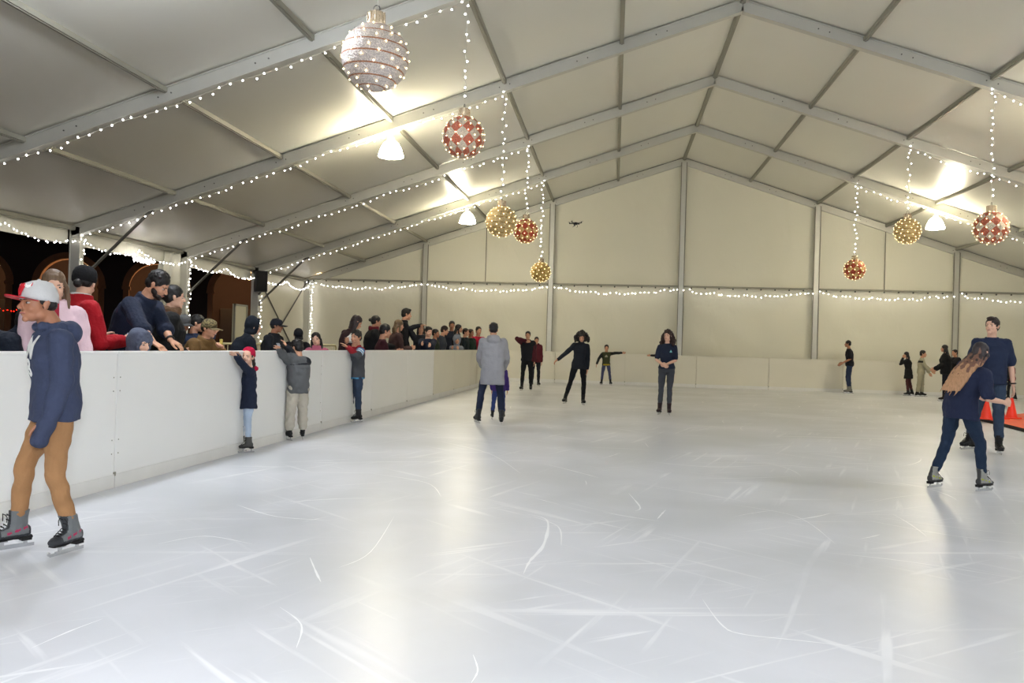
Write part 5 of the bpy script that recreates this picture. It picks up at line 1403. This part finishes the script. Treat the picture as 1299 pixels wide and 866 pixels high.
def fur(I):
    bm = bmesh.new(); rg = random.Random(5); nb, rc, fc, uc, s = I['nb'], I['rc'], I['fc'], I['uc'], I['s']
    for q in range(70):
        a = rg.uniform(0, 2*PI); bmesh.ops.create_icosphere(bm, subdivisions=1, radius=rg.uniform(.018, .032)*s, matrix=Matrix.Translation(nb+rc*math.cos(a)*.085*s+fc*math.sin(a)*.085*s+uc*rg.uniform(-.02, .045)*s))
    host = next(c_ for c_ in I['body'].children if c_.name.startswith('coat')); new_obj('fur_collar', vmesh(bm, .01, 1, [cloth_m((106, 80, 58), .95)], amp=.004, fr=60), host)
spec('woman in a black coat with brown fur collar and tied back hair, in profile', 221, 361, .36, -84, sex='f', sk='l', near=.0075, hair=('bun', BLK, .10), top=R_(name='coat', col=(22, 22, 22), loose=.028, hem=.2, bulk=.015), legs=R_(col=(22, 22, 26)), pose=R_(lean=4, head=(0, 4, 0), LA=(0, 6, 70, -40), RA=(-4, 6, 76, -48)), extra=fur)
spec('man in a grey cap with reddish face, behind the woman in the black coat', 234, 398, 1.2, -150, sk='d', hair=('short', BLK), hat=('cap', (84, 84, 84)), top=R_(col=(40, 40, 46)), pose=R_(head=(0, 15, 0)))
I = spec('dark haired person in a blue jacket lifting a pale phone', 251, 399, 1.1, -110, sk='m', hair=('short', BLK), top=R_(col=(34, 44, 66), loose=.02), pose=R_(head=(10, 12, 0), RA=('ikl', (.10, .32, 1.42)), LA=(10, 8, 60, 0)))
held(I, 'R', (.07, .012, .14), mat('phone_pale', (190, 190, 215), .4), 'phone', 'pale phone held up by the person in the blue jacket', 'phone')
def camo(name):
    m = mat(name, (110, 100, 66), .85); nt, ns, lk = nodes_of(m); tc = ns.new('ShaderNodeTexCoord'); n = ns.new('ShaderNodeTexNoise'); n.inputs['Scale'].default_value = 22
    lk.new(tc.outputs['Object'], n.inputs['Vector']); cr = ns.new('ShaderNodeValToRGB'); cr.color_ramp.interpolation = 'CONSTANT'
    cr.color_ramp.elements[0].color = lin((76, 66, 42)); cr.color_ramp.elements[1].position = .5; cr.color_ramp.elements[1].color = lin((132, 116, 76)); e = cr.color_ramp.elements.new(.6); e.color = lin((92, 84, 54))
    lk.new(n.outputs['Fac'], cr.inputs['Fac']); lk.new(cr.outputs['Color'], ns['Principled BSDF'].inputs['Base Color']); return m
camo('cloth_120_104_70_75')
I = spec('man in a tan patterned cap and brown jacket eating by the boards', 266, 403, .14, -128, sk='m', near=.008, hair=('short', BLK), hat=('cap', (120, 104, 70)), top=R_(name='jacket', col=(112, 84, 46), loose=.026, hem=.1, collar=.04, bulk=.015), pose=R_(lean=24, head=(4, 0, 0), LA=('ikl', (-.02, .40, 1.30)), RA=(10, 12, 60, -10), curl=60))
held(I, 'L', (.028, .028, .08), mat('snack_yellow', (200, 180, 90), .6), 'snack', 'yellow snack held up by the man in the tan patterned cap', 'snack')
spec('spectator with a dark navy hood up, in profile by the boards', 322, 402, .34, -80, sk='l', near=.009, hair=('short', BLK), top=R_(name='hooded_jacket', col=(20, 26, 36), loose=.028, hood='up', bulk=.015), pose=R_(lean=22, LA=(10, 4, 100, -20), RA=(10, 4, 100, -20)))
def patch(I): stick('shoulder_patch', 'jacket', I, [(-.5, -.35), (.5, -.35), (.5, .35), (-.5, .35)], .075, I['chest']+I['uc']*.04+I['rc']*.07, -I['rc'], I['uc'], I['fc'], mat('patch_grey', (150, 156, 168), .7))
spec('man in a black peaked cap and black jacket with a pale chest patch', 351, 403, .9, -118, sk='d', near=.009, hair=('short', BLK), hat=('cap', (22, 24, 34)), top=R_(name='jacket', col=(20, 22, 28), loose=.026, collar=.04, bulk=.015), pose=R_(lean=6, head=(18, 2, 0), LA=(10, 12, 60, -10), RA=(10, 12, 60, -10)), extra=patch)
spec('person in a black cap looking down behind the boy in the grey jacket', 379, 416, .7, 190, sk='d', hair=('short', BLK), hat=('cap', (18, 18, 26)), top=R_(col=(20, 20, 26), loose=.02), pose=R_(lean=8, head=(0, 30, 0)))
spec('girl with long dark hair and a pink jacket leaning just above the boards', 402, 421, .35, 172, sex='f', child=.3, sk='l', hair=('long', BLK, .22), top=R_(col=(176, 92, 112), loose=.018, collar=.05), pose=R_(head=(0, 6, 8)))
def vestw(c, x):
    i = np.zeros(len(c), int)
    for nm in 'LR':
        for j in (0, 1):
            a, b = np.array(x['ARM'][nm][j]), np.array(x['ARM'][nm][j+1]); d = b-a; L = np.linalg.norm(d); d = d/L; t = np.clip((c-a)@d, .05, L+.03)
            i[np.linalg.norm(c-a-np.outer(t, d), axis=1) < .08] = 1
    return i
spec('woman with very long dark hair and a white sleeve bending over a boy', 452, 400, .14, -60, sex='f', sk='m', near=.010, hair=('long', (42, 30, 30), .42), top=R_(name='jacket', col=(222, 222, 218), loose=.024, paint=vestw, mats=[cloth_m((50, 30, 32)), cloth_m((222, 222, 218))]), pose=R_(lean=12, head=(-5, 26, 0), RA=('ik', bt(437, -.1)), LA=(20, 8, 80, 0)))
def scarf(c_):
    def f(I):
        bm = bmesh.new(); nb, rc, fc, uc, s = I['nb'], I['rc'], I['fc'], I['uc'], I['s']
        for z_ in (0, .035): tube(bm, [nb+rc*math.cos(a)*.085*s+fc*math.sin(a)*.085*s+uc*(z_+.01*math.sin(2*a))*s for a in [2*PI*k/20 for k in range(21)]], .026*s, 8, cap=False)
        tube(bm, [nb+fc*.09*s, nb+fc*.14*s-uc*.1*s+rc*.02, nb+fc*.15*s-uc*.32*s+rc*.03], [.024*s, .035*s, .035*s], 8)
        new_obj('scarf', vmesh(bm, .012, 1, [cloth_m(c_, .95)]), I['body'])
    return f
spec('woman with hair in a bun, black coat and maroon scarf', 477, 400, .8, -76, sex='f', sk='m', hair=('bun', BLK, .12), top=R_(name='coat', col=(20, 20, 22), loose=.03, bulk=.02), pose=R_(lean=5, head=(0, 8, 0), LA=(25, 8, 90, 0), RA=(25, 8, 90, 0)), extra=scarf((96, 22, 34)))
spec('dark haired child held up against the woman with the maroon scarf', 489, 411, .30, -80, child=.8, sk='m', hair=('short', BLK), top=R_(col=(60, 24, 32), loose=.02), pose=R_(head=(0, 10, 0), LA=(20, 0, 110, -20), RA=(20, 0, 110, -30)))
spec('woman with light brown shoulder length hair and a mottled brown jacket', 506, 405, .32, -70, sex='f', sk='m', hair=('long', (98, 78, 54), .18), top=R_(col=(66, 46, 44), loose=.022), pose=R_(head=(0, 8, 0), RA=(10, 6, 100, -20)))
spec('tall man in a black jacket with swept up hair, tallest in the crowd', 515, 391, .95, -84, sk='m', hair=('quiff', BLK), top=R_(col=(20, 20, 24), loose=.02, collar=.045), legs=R_(col=(22, 22, 28)), pose=R_(head=(0, 6, 0)))
spec('woman in dark clothes shading her eyes with a raised arm', 534, 410, .55, 190, sex='f', sk='m', hair=('long', BLK, .16), top=R_(col=(24, 26, 34), loose=.02), pose=R_(RA=('ikl', (.06, .16, 1.66)), poleR=(1, 0, .1)))
spec('boy in a navy jacket looking over the boards, right of the raised arm', 544, 414, .12, 205, sk='l', child=.3, hair=('short', BLK), top=R_(col=(26, 34, 56), loose=.022), pose=R_(head=(0, 5, 0), RA=('ik', bt(540, -.1)), LA=('ik', bt(548, -.1))))
spec('person in a dark green jacket, next right of the boy in navy', 553, 417, .20, -110, sk='d', hair=('short', BLK), top=R_(col=(30, 42, 34), loose=.022))
spec('person in a slate grey padded jacket bending toward the boards', 564, 413, .14, -96, sk='m', hair=('short', DBR), top=R_(name='padded_jacket', col=(52, 56, 66), loose=.035, bulk=.02), pose=R_(lean=14, head=(0, 8, 0)))
spec('dark haired man standing behind the slate grey jacket, head above the others', 573, 407, .95, 190, sk='d', hair=('short', BLK), top=R_(col=(40, 44, 56), loose=.02))
spec('woman with black hair in profile, right of the taller dark haired man', 582, 411, .38, -92, sex='f', sk='m', hair=('long', BLK, .2), top=R_(col=(22, 22, 28), loose=.02))
spec('toddler in a light grey hooded top at the boards', 580, 424, .06, 185, child=1, sk='m', hair=('short', BLK), top=R_(name='hoodie', col=(128, 134, 144), loose=.018, hood='up'), pose=R_(RA=('ik', bt(577, -.08)), LA=('ik', bt(584, -.08))))
spec('person in a blackish teal jacket, left of the one in green', 591, 416, .22, -110, sk='m', hair=('short', BLK), top=R_(col=(20, 32, 38), loose=.024))
spec('person with brown hair in a dark green jacket near the far corner', 597.5, 417, .12, -130, sk='d', hair=('short', (50, 34, 26)), top=R_(col=(30, 50, 40), loose=.022))
spec('child in a bright red jacket leaning on the boards in the far corner', 607, 414, .12, 200, sk='m', child=.3, hair=('short', BLK), top=R_(col=(160, 26, 54), loose=.022), pose=R_(RA=('ik', bt(598, -.05)), LA=('ik', bt(610, -.05)), poleR=(1, 0, -.2)))
vs = bpy.context.scene.view_settings
bpy.context.scene.display_settings.display_device = 'sRGB'
vs.view_transform = 'Standard'; vs.look = 'None'; vs.gamma = 1; vs.use_curve_mapping = False; vs.exposure = EXPO
